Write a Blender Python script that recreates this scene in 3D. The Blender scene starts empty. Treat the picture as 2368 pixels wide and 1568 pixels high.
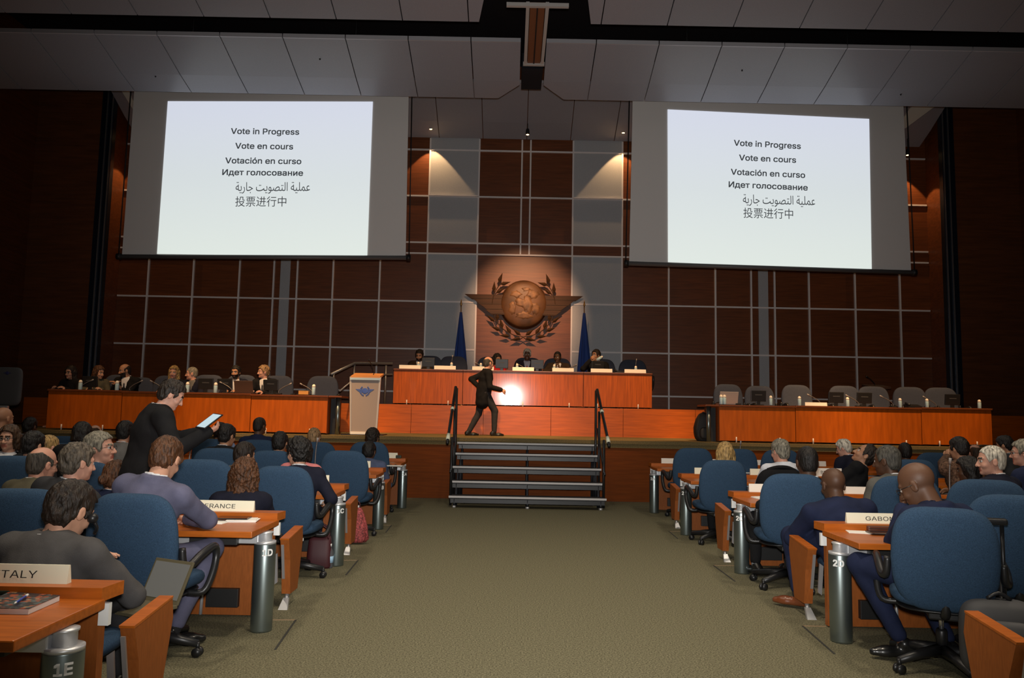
import bpy, bmesh, math, random
import numpy as np
from mathutils import Vector, Matrix

# ------------------------------------------------------------------ camera, world, exposure, main lights
scene = bpy.context.scene
col = scene.collection
F, PITCH, ROLL, YAW = 1780.0, 0.0972, 0.0190, 0.00078
CAM = Vector((-0.300, 0.0, 1.4835))
_f = Vector((math.sin(YAW) * math.cos(PITCH), math.cos(YAW) * math.cos(PITCH), math.sin(PITCH)))
_r0 = Vector((math.cos(YAW), -math.sin(YAW), 0.0))
_u0 = _r0.cross(_f)
RT = (_r0 * math.cos(ROLL) + _u0 * math.sin(ROLL)).normalized()
UP = (_u0 * math.cos(ROLL) - _r0 * math.sin(ROLL)).normalized()
FW = _f.normalized()
cam_data = bpy.data.cameras.new('camera')
cam_data.sensor_width = 36.0
cam_data.lens = F / 2368.0 * 36.0
cam_data.clip_start = 0.05
cam = bpy.data.objects.new('camera', cam_data)
col.objects.link(cam)
cam.matrix_world = Matrix(((RT.x, UP.x, -FW.x, CAM.x), (RT.y, UP.y, -FW.y, CAM.y), (RT.z, UP.z, -FW.z, CAM.z), (0, 0, 0, 1)))
scene.camera = cam


def ray(u, v):
    return FW + RT * ((u - 1184.0) / F) - UP * ((v - 784.0) / F)


def at(u, v, Y):
    "point of the hall seen at pixel (u, v) at distance Y"
    d = ray(u, v)
    return CAM + d * (Y / d.y)


def atz(u, v, z):
    "point of the hall seen at pixel (u, v) at height z"
    d = ray(u, v)
    return CAM + d * ((z - CAM.z) / d.z)


scene.view_settings.view_transform = 'Standard'
scene.view_settings.look = 'None'
scene.view_settings.exposure = 0.0
scene.view_settings.gamma = 1.0
scene.view_settings.use_curve_mapping = False
world = bpy.data.worlds.new('world')
scene.world = world
world.use_nodes = True
world.node_tree.nodes['Background'].inputs[0].default_value = (0.6, 0.62, 0.7, 1)
world.node_tree.nodes['Background'].inputs[1].default_value = 0.02


def lamp(name, kind, loc, power, color=(1, 1, 1), radius=0.1, target=None, size=60, blend=0.3):
    d = bpy.data.lights.new(name, kind)
    d.energy = power
    d.color = color
    d.shadow_soft_size = radius
    if kind == 'SPOT':
        d.spot_size = math.radians(size)
        d.spot_blend = blend
    o = bpy.data.objects.new(name, d)
    col.objects.link(o)
    o.location = loc
    if target is not None:
        o.rotation_euler = (Vector(target) - Vector(loc)).to_track_quat('-Z', 'Y').to_euler()
    return o


WARM = (1.0, 0.58, 0.26)
# the photographer's flash, just above the camera
lamp('camera_flash', 'SPOT', (CAM.x + 0.02, 0.02, CAM.z + 0.16), 1750, (1, 0.97, 0.93), 0.06, (0.1, 17, 4.2), 86, 1.0)
# dimmed house downlights above the delegates
for hx, hy, hp in ((-4.2, 3.6, 560), (4.2, 3.6, 560), (0.2, 3.2, 820), (-4.4, 7.2, 330), (4.4, 7.2, 330), (0, 7.0, 380), (-4.5, 10.4, 150), (4.5, 10.4, 150)):
    lamp('house_downlight', 'SPOT', (hx, hy, 8.4), hp, (1, 0.86, 0.68), 0.25, (hx, hy, 0), 110, 0.8)
# warm stage lights hung from the ceiling in front of the platform; the last is added to brighten the stage front left
for sx, tx, ty, tz, sp, sz in ((-7.6, -6.9, 15.2, 1.1, 900, 33), (-4.6, -4.7, 15.2, 1.0, 2400, 33), (-1.5, -1.3, 15.6, 1.6, 3100, 34), (1.5, 1.3, 15.6, 1.6, 3100, 34), (4.6, 4.8, 15.2, 1.0, 2100, 33), (7.6, 6.8, 15.2, 1.1, 2300, 33), (-4.4, -3.9, 13.6, .5, 1700, 26)):
    lamp('stage_light', 'SPOT', (sx, 10.6, 8.3), sp, WARM, 0.12, (tx, ty, tz), sz, 0.6)

# ------------------------------------------------------------------ materials
MATS = {}


def mat(name, color, rough=0.6, metal=0.0, spec=0.5, noise=None, bump=None, coat=0.0, emit=None, coat_rough=0.1, trans=0.0, alpha=1.0):
    """noise=(scale, amount, (sx,sy,sz)) varies the colour; bump=(scale, strength, (sx,sy,sz))"""
    if name in MATS:
        return MATS[name]
    m = bpy.data.materials.new(name)
    m.use_nodes = True
    nt = m.node_tree
    b = nt.nodes['Principled BSDF']
    b.inputs['Base Color'].default_value = (*color, 1)
    b.inputs['Roughness'].default_value = rough
    b.inputs['Metallic'].default_value = metal
    b.inputs['Specular IOR Level'].default_value = spec
    b.inputs['Coat Weight'].default_value = coat
    b.inputs['Coat Roughness'].default_value = coat_rough
    b.inputs['Transmission Weight'].default_value = trans
    b.inputs['Alpha'].default_value = alpha
    if emit:
        b.inputs['Emission Color'].default_value = (*emit[0], 1)
        b.inputs['Emission Strength'].default_value = emit[1]
    tc = None

    def tex(scale, stretch, detail=4):
        nonlocal tc
        if tc is None:
            tc = nt.nodes.new('ShaderNodeTexCoord')
        mp = nt.nodes.new('ShaderNodeMapping')
        mp.inputs['Scale'].default_value = stretch
        nt.links.new(tc.outputs['Object'], mp.inputs['Vector'])
        n = nt.nodes.new('ShaderNodeTexNoise')
        n.inputs['Scale'].default_value = scale
        n.inputs['Detail'].default_value = detail
        nt.links.new(mp.outputs['Vector'], n.inputs['Vector'])
        return n
    if noise:
        n = tex(noise[0], noise[2])
        r = nt.nodes.new('ShaderNodeValToRGB')
        a = noise[1]
        r.color_ramp.elements[0].position = 0.3
        r.color_ramp.elements[1].position = 0.7
        c0 = noise[3] if len(noise) > 3 else tuple(c * (1 - a) for c in color)
        r.color_ramp.elements[0].color = (*c0, 1)
        r.color_ramp.elements[1].color = (*[min(1, c * (1 + a)) for c in color], 1)
        nt.links.new(n.outputs['Fac'], r.inputs['Fac'])
        nt.links.new(r.outputs['Color'], b.inputs['Base Color'])
    if bump:
        n = tex(bump[0], bump[2])
        bp = nt.nodes.new('ShaderNodeBump')
        bp.inputs['Strength'].default_value = bump[1]
        bp.inputs['Distance'].default_value = 0.01
        nt.links.new(n.outputs['Fac'], bp.inputs['Height'])
        nt.links.new(bp.outputs['Normal'], b.inputs['Normal'])
    MATS[name] = m
    return m


I3 = (1, 1, 1)
wood_v = mat('wood_vertical_grain', (.42, .088, .0045), .42, spec=.3, noise=(6, .16, (3, 3, .35)), coat=.04, coat_rough=.25)
wood_h = mat('wood_horizontal_grain', (.42, .088, .0045), .42, spec=.3, noise=(6, .18, (.35, 4, 5)), coat=.04, coat_rough=.25)
wood_gloss = mat('wood_polished', (.42, .086, .006), .42, spec=.2, noise=(7, .22, (5, 5, .3)), coat=.5, coat_rough=.11)
wood_desk = mat('wood_desk', (.40, .100, .010), .38, spec=.3, noise=(9, .16, (.6, 5, 5)), coat=.12, coat_rough=.2)
wood_desk_v = mat('wood_desk_front_shaded', (.28, .080, .016), .5, spec=.25, noise=(30, .12, (3, 3, .5)))  # desk wood darkened, the weaker light on upright faces put into its colour
wood_wall = mat('wood_wall_veneer', (.155, .044, .012), .42, noise=(5, .25, (.3, 2, 5)))
wood_wall_dark = mat('wood_wall_dark', (.135, .042, .012), .5, noise=(4, .25, (.4, .4, 5)))
metal_strip = mat('brushed_strip', (.78, .74, .74), .5)
grey_panel = mat('frosted_wall_panel', (.42, .435, .46), .55, noise=(60, .06, I3))
carpet = mat('carpet_speckled', (.155, .142, .088), .95, spec=.1, noise=(95, .62, I3), bump=(120, .5, I3))
wood_stage = mat('wood_stage_front_shaded', (.15, .034, .0025), .6, spec=.12, noise=(6, .18, (.35, 4, 5)))  # riser wood darkened to carry the dimness of the stage front in its colour
carpet_stage = mat('carpet_stage', (.16, .120, .055), .95, spec=.1, noise=(80, .4, I3))
tile = mat('ceiling_tile', (.30, .305, .345), .30, spec=.45, noise=(120, .08, I3))
tile_edge = mat('ceiling_edge', (.42, .41, .44), .4)
black = mat('matt_black', (.006, .006, .007), .55)
black_plastic = mat('black_plastic', (.012, .012, .013), .38)
black_void = mat('plenum_black', (.004, .004, .008), .9)
navy_metal = mat('dark_navy_metal', (.012, .018, .032), .4, metal=.4)
steel = mat('brushed_steel', (.55, .56, .57), .34, metal=.9)
silver = mat('silver_paint', (.62, .63, .65), .38, metal=.6)
post_metal = mat('satin_grey_post', (.26, .31, .31), .33, metal=.92)
chair_blue = mat('chair_fabric_blue', (.030, .062, .112), .92, spec=.2, noise=(180, .25, I3), bump=(260, .25, I3))
chair_stage = mat('chair_fabric_slate', (.052, .060, .085), .92, spec=.2, noise=(180, .2, I3))
cream = mat('cream_plate', (.83, .80, .62), .4)
cream_white = mat('white_plate', (.86, .80, .70), .45)
paper = mat('paper_white', (.82, .80, .74), .7)
ink = mat('black_ink', (.015, .015, .015), .6)
white_paint = mat('white_paint', (.80, .80, .78), .5)
screen_cloth = mat('projection_cloth', (.68, .65, .63), .85, spec=.1)
tread = mat('dark_tread', (.022, .021, .024), .6, noise=(40, .3, I3))
nosing = mat('step_nosing', (.55, .53, .52), .5)


# ------------------------------------------------------------------ mesh helpers
class MB:
    def __init__(s):
        s.v, s.f, s.mi, s.sm, s.mats = [], [], [], [], []

    def mid(s, m):
        if m is None:
            return 0
        if m not in s.mats:
            s.mats.append(m)
        return s.mats.index(m)

    def add(s, vs, fs, m=None, smooth=False):
        o = len(s.v)
        k = s.mid(m)
        s.v += [tuple(p) for p in vs]
        for f in fs:
            s.f.append([i + o for i in f])
            s.mi.append(k)
            s.sm.append(smooth)
        return s

    def box(s, c, d, m=None, rot=None, bev=0.0):
        c = Vector(c)
        h = Vector(d) / 2
        R = rot if rot is not None else Matrix.Identity(3)
        if bev <= 0:
            vs = [c + R @ Vector((sx * h.x, sy * h.y, sz * h.z)) for sx in (-1, 1) for sy in (-1, 1) for sz in (-1, 1)]
            fs = [(0, 1, 3, 2), (4, 6, 7, 5), (0, 4, 5, 1), (2, 3, 7, 6), (0, 2, 6, 4), (1, 5, 7, 3)]
            return s.add(vs, fs, m)
        b = min(bev, min(h) * .9)
        bm = bmesh.new()
        bmesh.ops.create_cube(bm, size=1)
        for v in bm.verts:
            v.co = Vector((v.co.x * d[0], v.co.y * d[1], v.co.z * d[2]))
        bmesh.ops.bevel(bm, geom=bm.edges[:], offset=b, segments=2, affect='EDGES', profile=.6)
        bm.verts.index_update()
        vs = [c + R @ v.co for v in bm.verts]
        fs = [[v.index for v in f.verts] for f in bm.faces]
        bm.free()
        return s.add(vs, fs, m)

    def span(s, p, q, m=None, bev=0.0):
        "axis aligned box between two corners"
        p, q = Vector(p), Vector(q)
        return s.box((p + q) / 2, [abs(a) for a in (q - p)], m, None, bev)

    def loft(s, rings, m=None, cap=True, smooth=True, closed=True):
        n = len(rings[0])
        vs = [p for r in rings for p in r]
        fs = []
        for i in range(len(rings) - 1):
            for j in range(n if closed else n - 1):
                a, b = i * n + j, i * n + (j + 1) % n
                fs.append((a, b, b + n, a + n))
        if cap:
            fs.append(tuple(range(n - 1, -1, -1)))
            fs.append(tuple((len(rings) - 1) * n + j for j in range(n)))
        return s.add(vs, fs, m, smooth)

    def tube(s, pts, r, m=None, n=10, smooth_path=0):
        pts = [Vector(p) for p in pts]
        rr = r if isinstance(r, (list, tuple)) else [r] * len(pts)
        if smooth_path:
            P, R = [], []
            k = len(pts)
            for i in range(k - 1):
                p0, p1, p2, p3 = pts[max(i - 1, 0)], pts[i], pts[i + 1], pts[min(i + 2, k - 1)]
                for j in range(smooth_path):
                    t = j / smooth_path
                    P.append(.5 * (2 * p1 + (p2 - p0) * t + (2 * p0 - 5 * p1 + 4 * p2 - p3) * t * t + (3 * p1 - p0 - 3 * p2 + p3) * t ** 3))
                    R.append(rr[i] * (1 - t) + rr[i + 1] * t)
            P.append(pts[-1])
            R.append(rr[-1])
            pts, rr = P, R
        rings = []
        ref = None
        for i, p in enumerate(pts):
            t = (pts[min(i + 1, len(pts) - 1)] - pts[max(i - 1, 0)]).normalized()
            if ref is None:
                ref = t.orthogonal().normalized()
            ref = (ref - t * ref.dot(t))
            ref = ref.normalized() if ref.length > 1e-6 else t.orthogonal().normalized()
            b = t.cross(ref)
            rings.append([p + (ref * math.cos(2 * math.pi * j / n) + b * math.sin(2 * math.pi * j / n)) * rr[i] for j in range(n)])
        return s.loft(rings, m)

    def cyl(s, a, b, ra, rb=None, m=None, n=20):
        return s.tube([a, b], [ra, ra if rb is None else rb], m, n)

    def lathe(s, prof, c=(0, 0, 0), m=None, n=24):
        c = Vector(c)
        rings = [[c + Vector((r * math.cos(2 * math.pi * j / n), r * math.sin(2 * math.pi * j / n), z)) for j in range(n)] for r, z in prof]
        return s.loft(rings, m)

    def prism(s, poly, vec, m=None):
        "polygon of 3-D points swept along vec"
        vec = Vector(vec)
        a = [Vector(p) for p in poly]
        n = len(a)
        vs = a + [p + vec for p in a]
        fs = [tuple(range(n)), tuple(range(2 * n - 1, n - 1, -1))] + [(i, i + n, (i + 1) % n + n, (i + 1) % n) for i in range(n)]
        return s.add(vs, fs, m)

    def ball(s, c, r, m=None, n=14, rot=None):
        c = Vector(c)
        r = r if isinstance(r, (tuple, list)) else (r, r, r)
        R = rot if rot is not None else Matrix.Identity(3)
        rings = []
        for i in range(1, n // 2 + 1):
            th = math.pi * i / (n // 2 + 1)
            rings.append([c + R @ Vector((r[0] * math.sin(th) * math.cos(2 * math.pi * j / n), r[1] * math.sin(th) * math.sin(2 * math.pi * j / n), r[2] * math.cos(th))) for j in range(n)])
        return s.loft(rings, m)

    def build(s, name, m=None, parent=None, kind=None):
        me = bpy.data.meshes.new(name)
        me.from_pydata(s.v, [], s.f)
        ms = s.mats if s.mats else [m]
        for x in ms:
            me.materials.append(x)
        me.polygons.foreach_set('material_index', s.mi)
        me.polygons.foreach_set('use_smooth', s.sm)
        bm = bmesh.new()
        bm.from_mesh(me)
        bmesh.ops.recalc_face_normals(bm, faces=bm.faces)
        bm.to_mesh(me)
        bm.free()
        me.update()
        o = bpy.data.objects.new(name, me)
        col.objects.link(o)
        if parent is not None:
            o.parent = parent
        if kind:
            o['kind'] = kind
        return o


def tag(o, label=None, cat=None, group=None, kind=None):
    for k, v in (('label', label), ('category', cat), ('group', group), ('kind', kind)):
        if v:
            o[k] = v
    return o


def thing(name, label, cat, loc=(0, 0, 0), rz=0.0, group=None):
    o = bpy.data.objects.new(name, None)
    o.empty_display_size = .1
    col.objects.link(o)
    o.location = loc
    o.rotation_euler = (0, 0, rz)
    return tag(o, label, cat, group)


def dup(root, loc, rz=0.0, label=None, group=None, scale=None):
    def rec(o, parent):
        c = o.copy()
        col.objects.link(c)
        if parent is not None:
            c.parent = parent
        for ch in o.children:
            rec(ch, c)
        return c
    kids = list(root.children)
    r = root.copy()
    col.objects.link(r)
    for ch in kids:
        rec(ch, r)
    r.location = loc
    r.rotation_euler = (0, 0, rz)
    if scale:
        r.scale = (scale,) * 3
    if label:
        r['label'] = label
    if group:
        r['group'] = group
    return r


def pillow(w_of, h, thick, bend=0.0, n=44, crown=.35, power=3.2):
    """upholstered slab: outline a superellipse of half height h/2 and half width w_of(t), t in -1..1; lies in local x,z with thickness along y"""
    out = []
    for j in range(n):
        a = 2 * math.pi * j / n
        c, s_ = math.cos(a), math.sin(a)
        x = math.copysign(abs(c) ** (2 / power), c)
        z = math.copysign(abs(s_) ** (2 / power), s_)
        out.append((x * w_of(z), z * h / 2))
    prof = [(0.0, -1.0), (.55, -.97), (.82, -.86), (.93, -.66), (.985, -.33), (1.0, 0), (.985, .33), (.93, .66), (.82, .86), (.55, .97), (0.0, 1.0)]
    rings = []
    for sc, y in prof:
        sc = max(sc, .02)
        rings.append([Vector((x * sc, y * thick / 2 + bend * (x * sc) ** 2, z * sc)) for x, z in out])
    return rings


import os
FONT = None
try:
    FONT = bpy.data.fonts.load(os.path.join(bpy.utils.resource_path('LOCAL'), 'datafiles', 'fonts', 'Inter.woff2'))
except Exception:
    FONT = None


def text_mesh(body, size, align='CENTER', bold=0.0):
    "flat letters filled by the nonzero winding rule (the outlines overlap themselves)"
    from mathutils.geometry import interpolate_bezier, delaunay_2d_cdt
    c = bpy.data.curves.new('lettering', 'FONT')
    c.body = body
    if FONT is not None and max(map(ord, body)) < 0x500:
        c.font = FONT
    c.size = 10.0
    c.align_x = align
    c.align_y = 'CENTER'
    o = bpy.data.objects.new('lettering', c)
    col.objects.link(o)
    bpy.context.view_layer.update()
    dg = bpy.context.evaluated_depsgraph_get()
    cu = o.evaluated_get(dg).to_curve(dg)
    loops = []
    for sp in cu.splines:
        pts = []
        if sp.type == 'BEZIER':
            bp = sp.bezier_points
            for i in range(len(bp)):
                A_, B_ = bp[i], bp[(i + 1) % len(bp)]
                straight = ((A_.handle_right - A_.co).cross(B_.co - A_.co)).length < 1e-4 and ((B_.handle_left - B_.co).cross(B_.co - A_.co)).length < 1e-4
                pts += interpolate_bezier(A_.co, A_.handle_right, B_.handle_left, B_.co, 2 if straight else 6)[:-1]
        else:
            pts = [Vector(q.co[:3]) for q in sp.points]
        q = []
        for v in pts:
            if not q or (v - q[-1]).length > 1e-4:
                q.append(Vector((v.x, v.y, 0)))
        if len(q) > 2:
            loops.append(q)
    bpy.data.objects.remove(o)
    bpy.data.curves.remove(c)

    def winding(x, y, near):
        n = 0
        for poly in near:
            for i in range(len(poly)):
                a_, b_ = poly[i - 1], poly[i]
                if (a_.y > y) != (b_.y > y):
                    xc = (b_.x - a_.x) * (y - a_.y) / (b_.y - a_.y) + a_.x
                    if xc > x:
                        n += 1 if b_.y > a_.y else -1
        return n
    P2, E2 = [], []
    for q in loops:
        k = len(P2)
        P2 += [Vector((v.x, v.y)) for v in q]
        E2 += [(k + i, k + (i + 1) % len(q)) for i in range(len(q))]
    out_v, _e, out_f, *_r = delaunay_2d_cdt(P2, E2, [], 0, 1e-5)
    boxes = [(min(v.x for v in q), max(v.x for v in q), q) for q in loops]
    flat, tris = out_v, []
    for t in out_f:
        x = sum(out_v[i].x for i in t) / len(t)
        y = sum(out_v[i].y for i in t) / len(t)
        if winding(x, y, [q for a_, b_, q in boxes if a_ <= x <= b_]) != 0:
            tris.append(tuple(t))
    vs, fs = [], []
    for dx, dy in ([(0, 0)] if not bold else [(bold, bold), (-bold, bold), (bold, -bold), (-bold, -bold)]):
        off = len(vs)
        vs += [(v.x * size / 10 + dx, v.y * size / 10 + dy, 0) for v in flat]
        fs += [tuple(i + off for i in t) for t in tris]
    me = bpy.data.meshes.new('lettering')
    me.from_pydata(vs, [], fs)
    me.update()
    return me


def lettering(name, body, size, m, M, parent=None, align='CENTER', width=None, bold=0.0, warp=None):
    me = text_mesh(body, size, align, bold)
    me.name = name
    xs = [v.co.x for v in me.vertices]
    sx = 1.0
    x0 = 0.0
    if width and xs:
        sx = width / (max(xs) - min(xs))
        x0 = (max(xs) + min(xs)) / 2
    for v in me.vertices:
        p = Vector(((v.co.x - x0) * sx, v.co.y, 0))
        v.co = warp(p) if warp else M @ p
    me.materials.append(m)
    o = bpy.data.objects.new(name, me)
    col.objects.link(o)
    if parent is not None:
        o.parent = parent
    return o


def rot_z(a):
    return Matrix.Rotation(a, 3, 'Z')


def rot_x(a):
    return Matrix.Rotation(a, 3, 'X')


FACE_CAM = Matrix(((1, 0, 0), (0, 0, -1), (0, 1, 0)))       # text lying in x,y turned upright, facing -Y

# ------------------------------------------------------------------ the hall
ZS, ZD = 1.05, 1.64            # stage and dais floor heights
YF, YR, YW = 13.6, 16.05, 19.5  # stage front, dais riser, back wall
MB().span((-14, -4, -.2), (14, YF, 0), carpet).build('floor', kind='structure')
m = MB().span((-12.4, YF, ZS - .12), (12.4, YW, ZS), carpet_stage)
m.build('floor_stage', kind='structure')
m = MB()
m.span((-12.4, YF + .02, 0), (12.4, YF + .1, ZS - .12), wood_stage)
m.span((-12.4, YF - .025, ZS - .05), (12.4, YF + .02, ZS + .004), carpet_stage)
m.build('wall_stage_front', kind='structure')
MB().span((-10.4, YR + .03, ZD - .1), (10.4, YW, ZD), carpet_stage).build('floor_dais', kind='structure')
m = MB()
xs = [-10.4, -8.2, -6.1, -4.35, -2.35, -.85, .55, 2.05, 3.55, 5.6, 7.9, 10.4]
for a, b in zip(xs, xs[1:]):
    m.span((a + .004, YR, ZS), (b - .004, YR + .06, ZD + .002), wood_h)
m.build('wall_dais_riser', kind='structure')
# back wall with veneer panels, frosted light columns and metal grid
wb = MB().span((-10.9, YW, 0), (10.9, YW + .2, 11), wood_wall).build('wall_back', kind='structure')
for sgn in (-1, 1):
    for z0, z1 in ((ZD, 5.55), (5.84, 8.62)):
        m = MB().span((sgn * 1.22, YW - .03, z0), (sgn * 2.5, YW + .02, z1), grey_panel)
        m.build('wall_light_panel', parent=wb)
    m = MB().span((sgn * 6.0, YW - .02, ZD), (sgn * 6.25, YW + .02, 9), grey_panel)
    m.build('wall_light_column', parent=wb)
    MB().span((sgn * 1.22, YW - .12, 7.05), (sgn * 2.5, YW, 7.075), metal_strip).build('panel_ledge', parent=wb)
tn = 0


def strip(p, q):
    global tn
    tn += 1
    MB().span(p, q, metal_strip).build('trim_%d' % tn, kind='structure')


hw = .02
for z in (2.0, 5.55, 5.835, 7.06, 8.29):
    strip((-10.38, YW - .045, z - hw), (10.38, YW, z + hw))
for z in (3.085, 4.305):
    for sgn in (-1, 1):
        strip((sgn * 1.22, YW - .045, z - hw), (sgn * 10.38, YW, z + hw))
for x in (1.22, 2.5, 3.7, 4.895, 5.81, 6.41, 7.29, 8.47, 9.62):
    for sgn in (-1, 1):
        strip((sgn * x - hw, YW - .05, ZD), (sgn * x + hw, YW, 8.6))
for sgn in (-1, 1):
    strip((sgn * .112 - hw, YW - .05, 5.55), (sgn * .112 + hw, YW, 8.6))
# side returns, dark tracks and splayed side walls
for sgn, nm in ((-1, 'left'), (1, 'right')):
    MB().span((sgn * 10.40, 18.55, ZS), (sgn * 10.55, YW, 9.6), wood_wall).build('wall_return_' + nm, kind='structure')
    m = MB()
    x0 = 10.20
    m.span((sgn * 10.22, 18.40, ZS), (sgn * 10.52, 18.56, 9.6), navy_metal)
    m.span((sgn * 10.235, 18.37, ZS), (sgn * 10.26, 18.41, 9.6), steel)
    m.span((sgn * 10.36, 18.37, ZS), (sgn * 10.385, 18.41, 9.6), steel)
    m.build('trim_track_' + nm, kind='structure')
    MB().span((sgn * 10.5, 18.42, 0), (sgn * 12.3, 18.6, 9.6), wood_wall_dark).build('wall_front_' + nm, kind='structure')
    MB().span((sgn * 12.1, -4, 0), (sgn * 12.3, 18.5, 10.5), wood_wall_dark).build('wall_' + nm, kind='structure')
# ------------------------------------------------------------------ ceiling reflectors
PITCHX = 1.136
SL = .26


def band(name, Y0, z0, depth, slope, x_in, count, crease=None, gap=.018, thick=.05, notch=None):
    "row of tilted ceiling panels: lower back edge at (Y0, z0), rising toward the hall"
    b = MB()
    for sgn in (-1, 1):
        for k in range(count):
            xa = x_in if k == 0 else k * PITCHX + gap / 2
            xb = (k + 1) * PITCHX - gap / 2
            if xb <= xa:
                continue
            segs = [(0, depth, slope)] if crease is None else [(0, crease[0], crease[1]), (crease[0], depth, slope)]
            zc, yc = z0, Y0
            for d0, d1, sl in segs:
                ya, yb = yc, yc - (d1 - d0)
                za, zb = zc, zc + sl * (d1 - d0)
                poly = [(sgn * xa, ya, za), (sgn * xb, ya, za), (sgn * xb, yb, zb), (sgn * xa, yb, zb)]
                if notch and k == 0 and d0 == 0:
                    poly = [(sgn * (xa + notch), ya, za), (sgn * xb, ya, za), (sgn * xb, yb, zb), (sgn * xa, yb, zb), (sgn * xa, ya - (ya - yb) * .8, za + (zb - za) * .8)]
                b.prism(poly, (0, 0, thick), tile)
                zc, yc = zb, yb
            b.span((sgn * xa, yc - .03, zc - .005), (sgn * xb, yc, zc + .07), tile_edge)
    return b.build(name, kind='structure')


band('ceiling', 14.92, 7.79, 1.56, .275, .235, 11, (.55, .215), notch=.42)
band('ceiling_near', 12.62, 8.17, 3.2, SL, .46, 11, None, notch=.5)
band('ceiling_rear', 19.42, 8.60, 1.65, .50, .009, 9, (.55, .42))
m = MB().span((-13, -4, 10.6), (13, 19.6, 10.8), black_void)
m.build('ceiling_void', kind='structure')
# central channel with its pale-edged track
ct = thing('ceiling_track', 'brown channel with pale edges running along the middle of the ceiling', 'ceiling track', (.02, 12.9, 8.35))
yA, yB = -1.1, .95
zA, zB = at(1228, 12, 11.8).z - 8.35, at(1228, 148, 13.85).z - 8.35


def zt_(y):
    return zA + (zB - zA) * (y - yA) / (yB - yA)


MB().prism([(-.12, yA, zt_(yA)), (.12, yA, zt_(yA)), (.12, yB, zt_(yB)), (-.12, yB, zt_(yB))], (0, 0, .05), mat('track_inside', (.20, .075, .03), .5)).build('channel', parent=ct)
for sx in (-1, 1):
    MB().prism([(sx * .13, yA, zt_(yA) - .02), (sx * .185, yA, zt_(yA) - .02), (sx * .185, yB, zt_(yB) - .02), (sx * .13, yB, zt_(yB) - .02)], (0, 0, .08), mat('track_rail', (.50, .47, .45), .5)).build('side_rail', parent=ct)
for y0, w_ in ((yA, .50), (yB, .20)):
    MB().span((-w_, y0 - .03, zt_(y0) - .03), (w_, y0 + .03, zt_(y0) + .03), mat('track_rail', (.50, .47, .45), .5)).build('cross_bar', parent=ct)
MB().prism([(-.012, yA, zt_(yA) - .01), (.012, yA, zt_(yA) - .01), (.012, yB, zt_(yB) - .01), (-.012, yB, zt_(yB) - .01)], (0, 0, .03), black).build('slot', parent=ct)
MB().span((-.20, 14.0, 8.0), (.20, 14.95, 8.3), black_void).build('trim_channel', kind='structure')
# small fittings in the ceiling panels
spr = None
for u, v, lab in ((740, 134, 'small round fitting in the ceiling above the left screen'), (360, 174, 'small round ceiling fitting left of the left screen'),
                  (1716, 160, 'small round fitting in the ceiling above the right screen'), (2083, 216, 'small round ceiling fitting above the right edge of the right screen')):
    d = ray(u, v)
    z0, Y0, s0 = 7.79, 14.92, .262
    t = (z0 + s0 * (Y0 - CAM.y) - CAM.z) / (d.z + s0 * d.y)
    p = CAM + d * t
    if spr is None:
        spr = thing('ceiling_fitting', lab, 'ceiling fitting', p, 0, 'round fittings in the ceiling panels')
        MB().lathe([(.045, .012), (.045, -.004), (.03, -.012), (.012, -.014)], (0, 0, 0), silver).build('plate', parent=spr)
        MB().lathe([(.018, -.012), (.014, -.035), (.004, -.045)], (0, 0, 0), black_plastic).build('nozzle', parent=spr)
    else:
        dup(spr, p, 0, lab)
for u0, v0, u1, v1, nm in ((290, 215, 309, 238, 'left'), (2092, 262, 2146, 283, 'right')):
    p, q = at(u0, v0, 17.6), at(u1, v1, 17.6)
    m = MB().prism([(p.x, 17.2, p.z + .05), (q.x, 17.2, p.z + .05), ((p.x * .6 + q.x * .4), 18.0, q.z), (p.x, 18.0, q.z)], (0, 0, .03), mat('pale_soffit', (.75, .8, .74), .6))
    m.build('ceiling_soffit_' + nm, kind='structure')
# ------------------------------------------------------------------ wall spotlights (each with its own light)
spot = None


def wall_spot(p, target, power, size, lab, blend=.12, rad=.02, color=WARM):
    global spot
    if spot is None:
        spot = thing('spotlight', lab, 'spotlight', p, 0, 'small spotlights along the back wall')
        MB().lathe([(.045, .0), (.05, .05), (.04, .14), (.012, .16)], (0, 0, .02), black).build('housing', parent=spot)
        MB().cyl((0, 0, .16), (0, 0, .45), .009, .009, black, 8).build('rod', parent=spot)
        MB().lathe([(.036, .006), (.034, -.006), (.012, -.012)], (0, 0, .02), mat('lamp_glow', (1, .8, .5), .4, emit=((1, .62, .25), 9))).build('bulb', parent=spot)
    else:
        dup(spot, p, 0, lab)
    lamp('spot_beam', 'SPOT', Vector(p) + Vector((0, 0, -.03)), power, color, rad, target, size, blend)


for sgn, w in ((-1, 'left'), (1, 'right')):
    p = Vector((sgn * 2.47, YW - .36, 8.70))
    wall_spot(p, p + Vector((0, .02, -3)), 120, 77, 'small spotlight lighting the top of the %s grey wall panel' % w)
    p = Vector((sgn * 9.75, YW - .38, 8.35 if sgn < 0 else 8.25))
    wall_spot(p, p + Vector((0, .02, -3)), 110, 77, 'small spotlight in the %s corner beyond the %s screen' % (w, w))
p = at(1220, 313, 18.9)
wall_spot(p, p + Vector((0, .0, -3)), 2, 60, 'small spotlight at the centre of the ceiling edge, above the emblem')
lamp('emblem_beam', 'SPOT', (0, 12.7, 7.95), 3900, (1, .54, .28), .05, (0, YW, 3.95), 26, 1.0)

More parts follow.
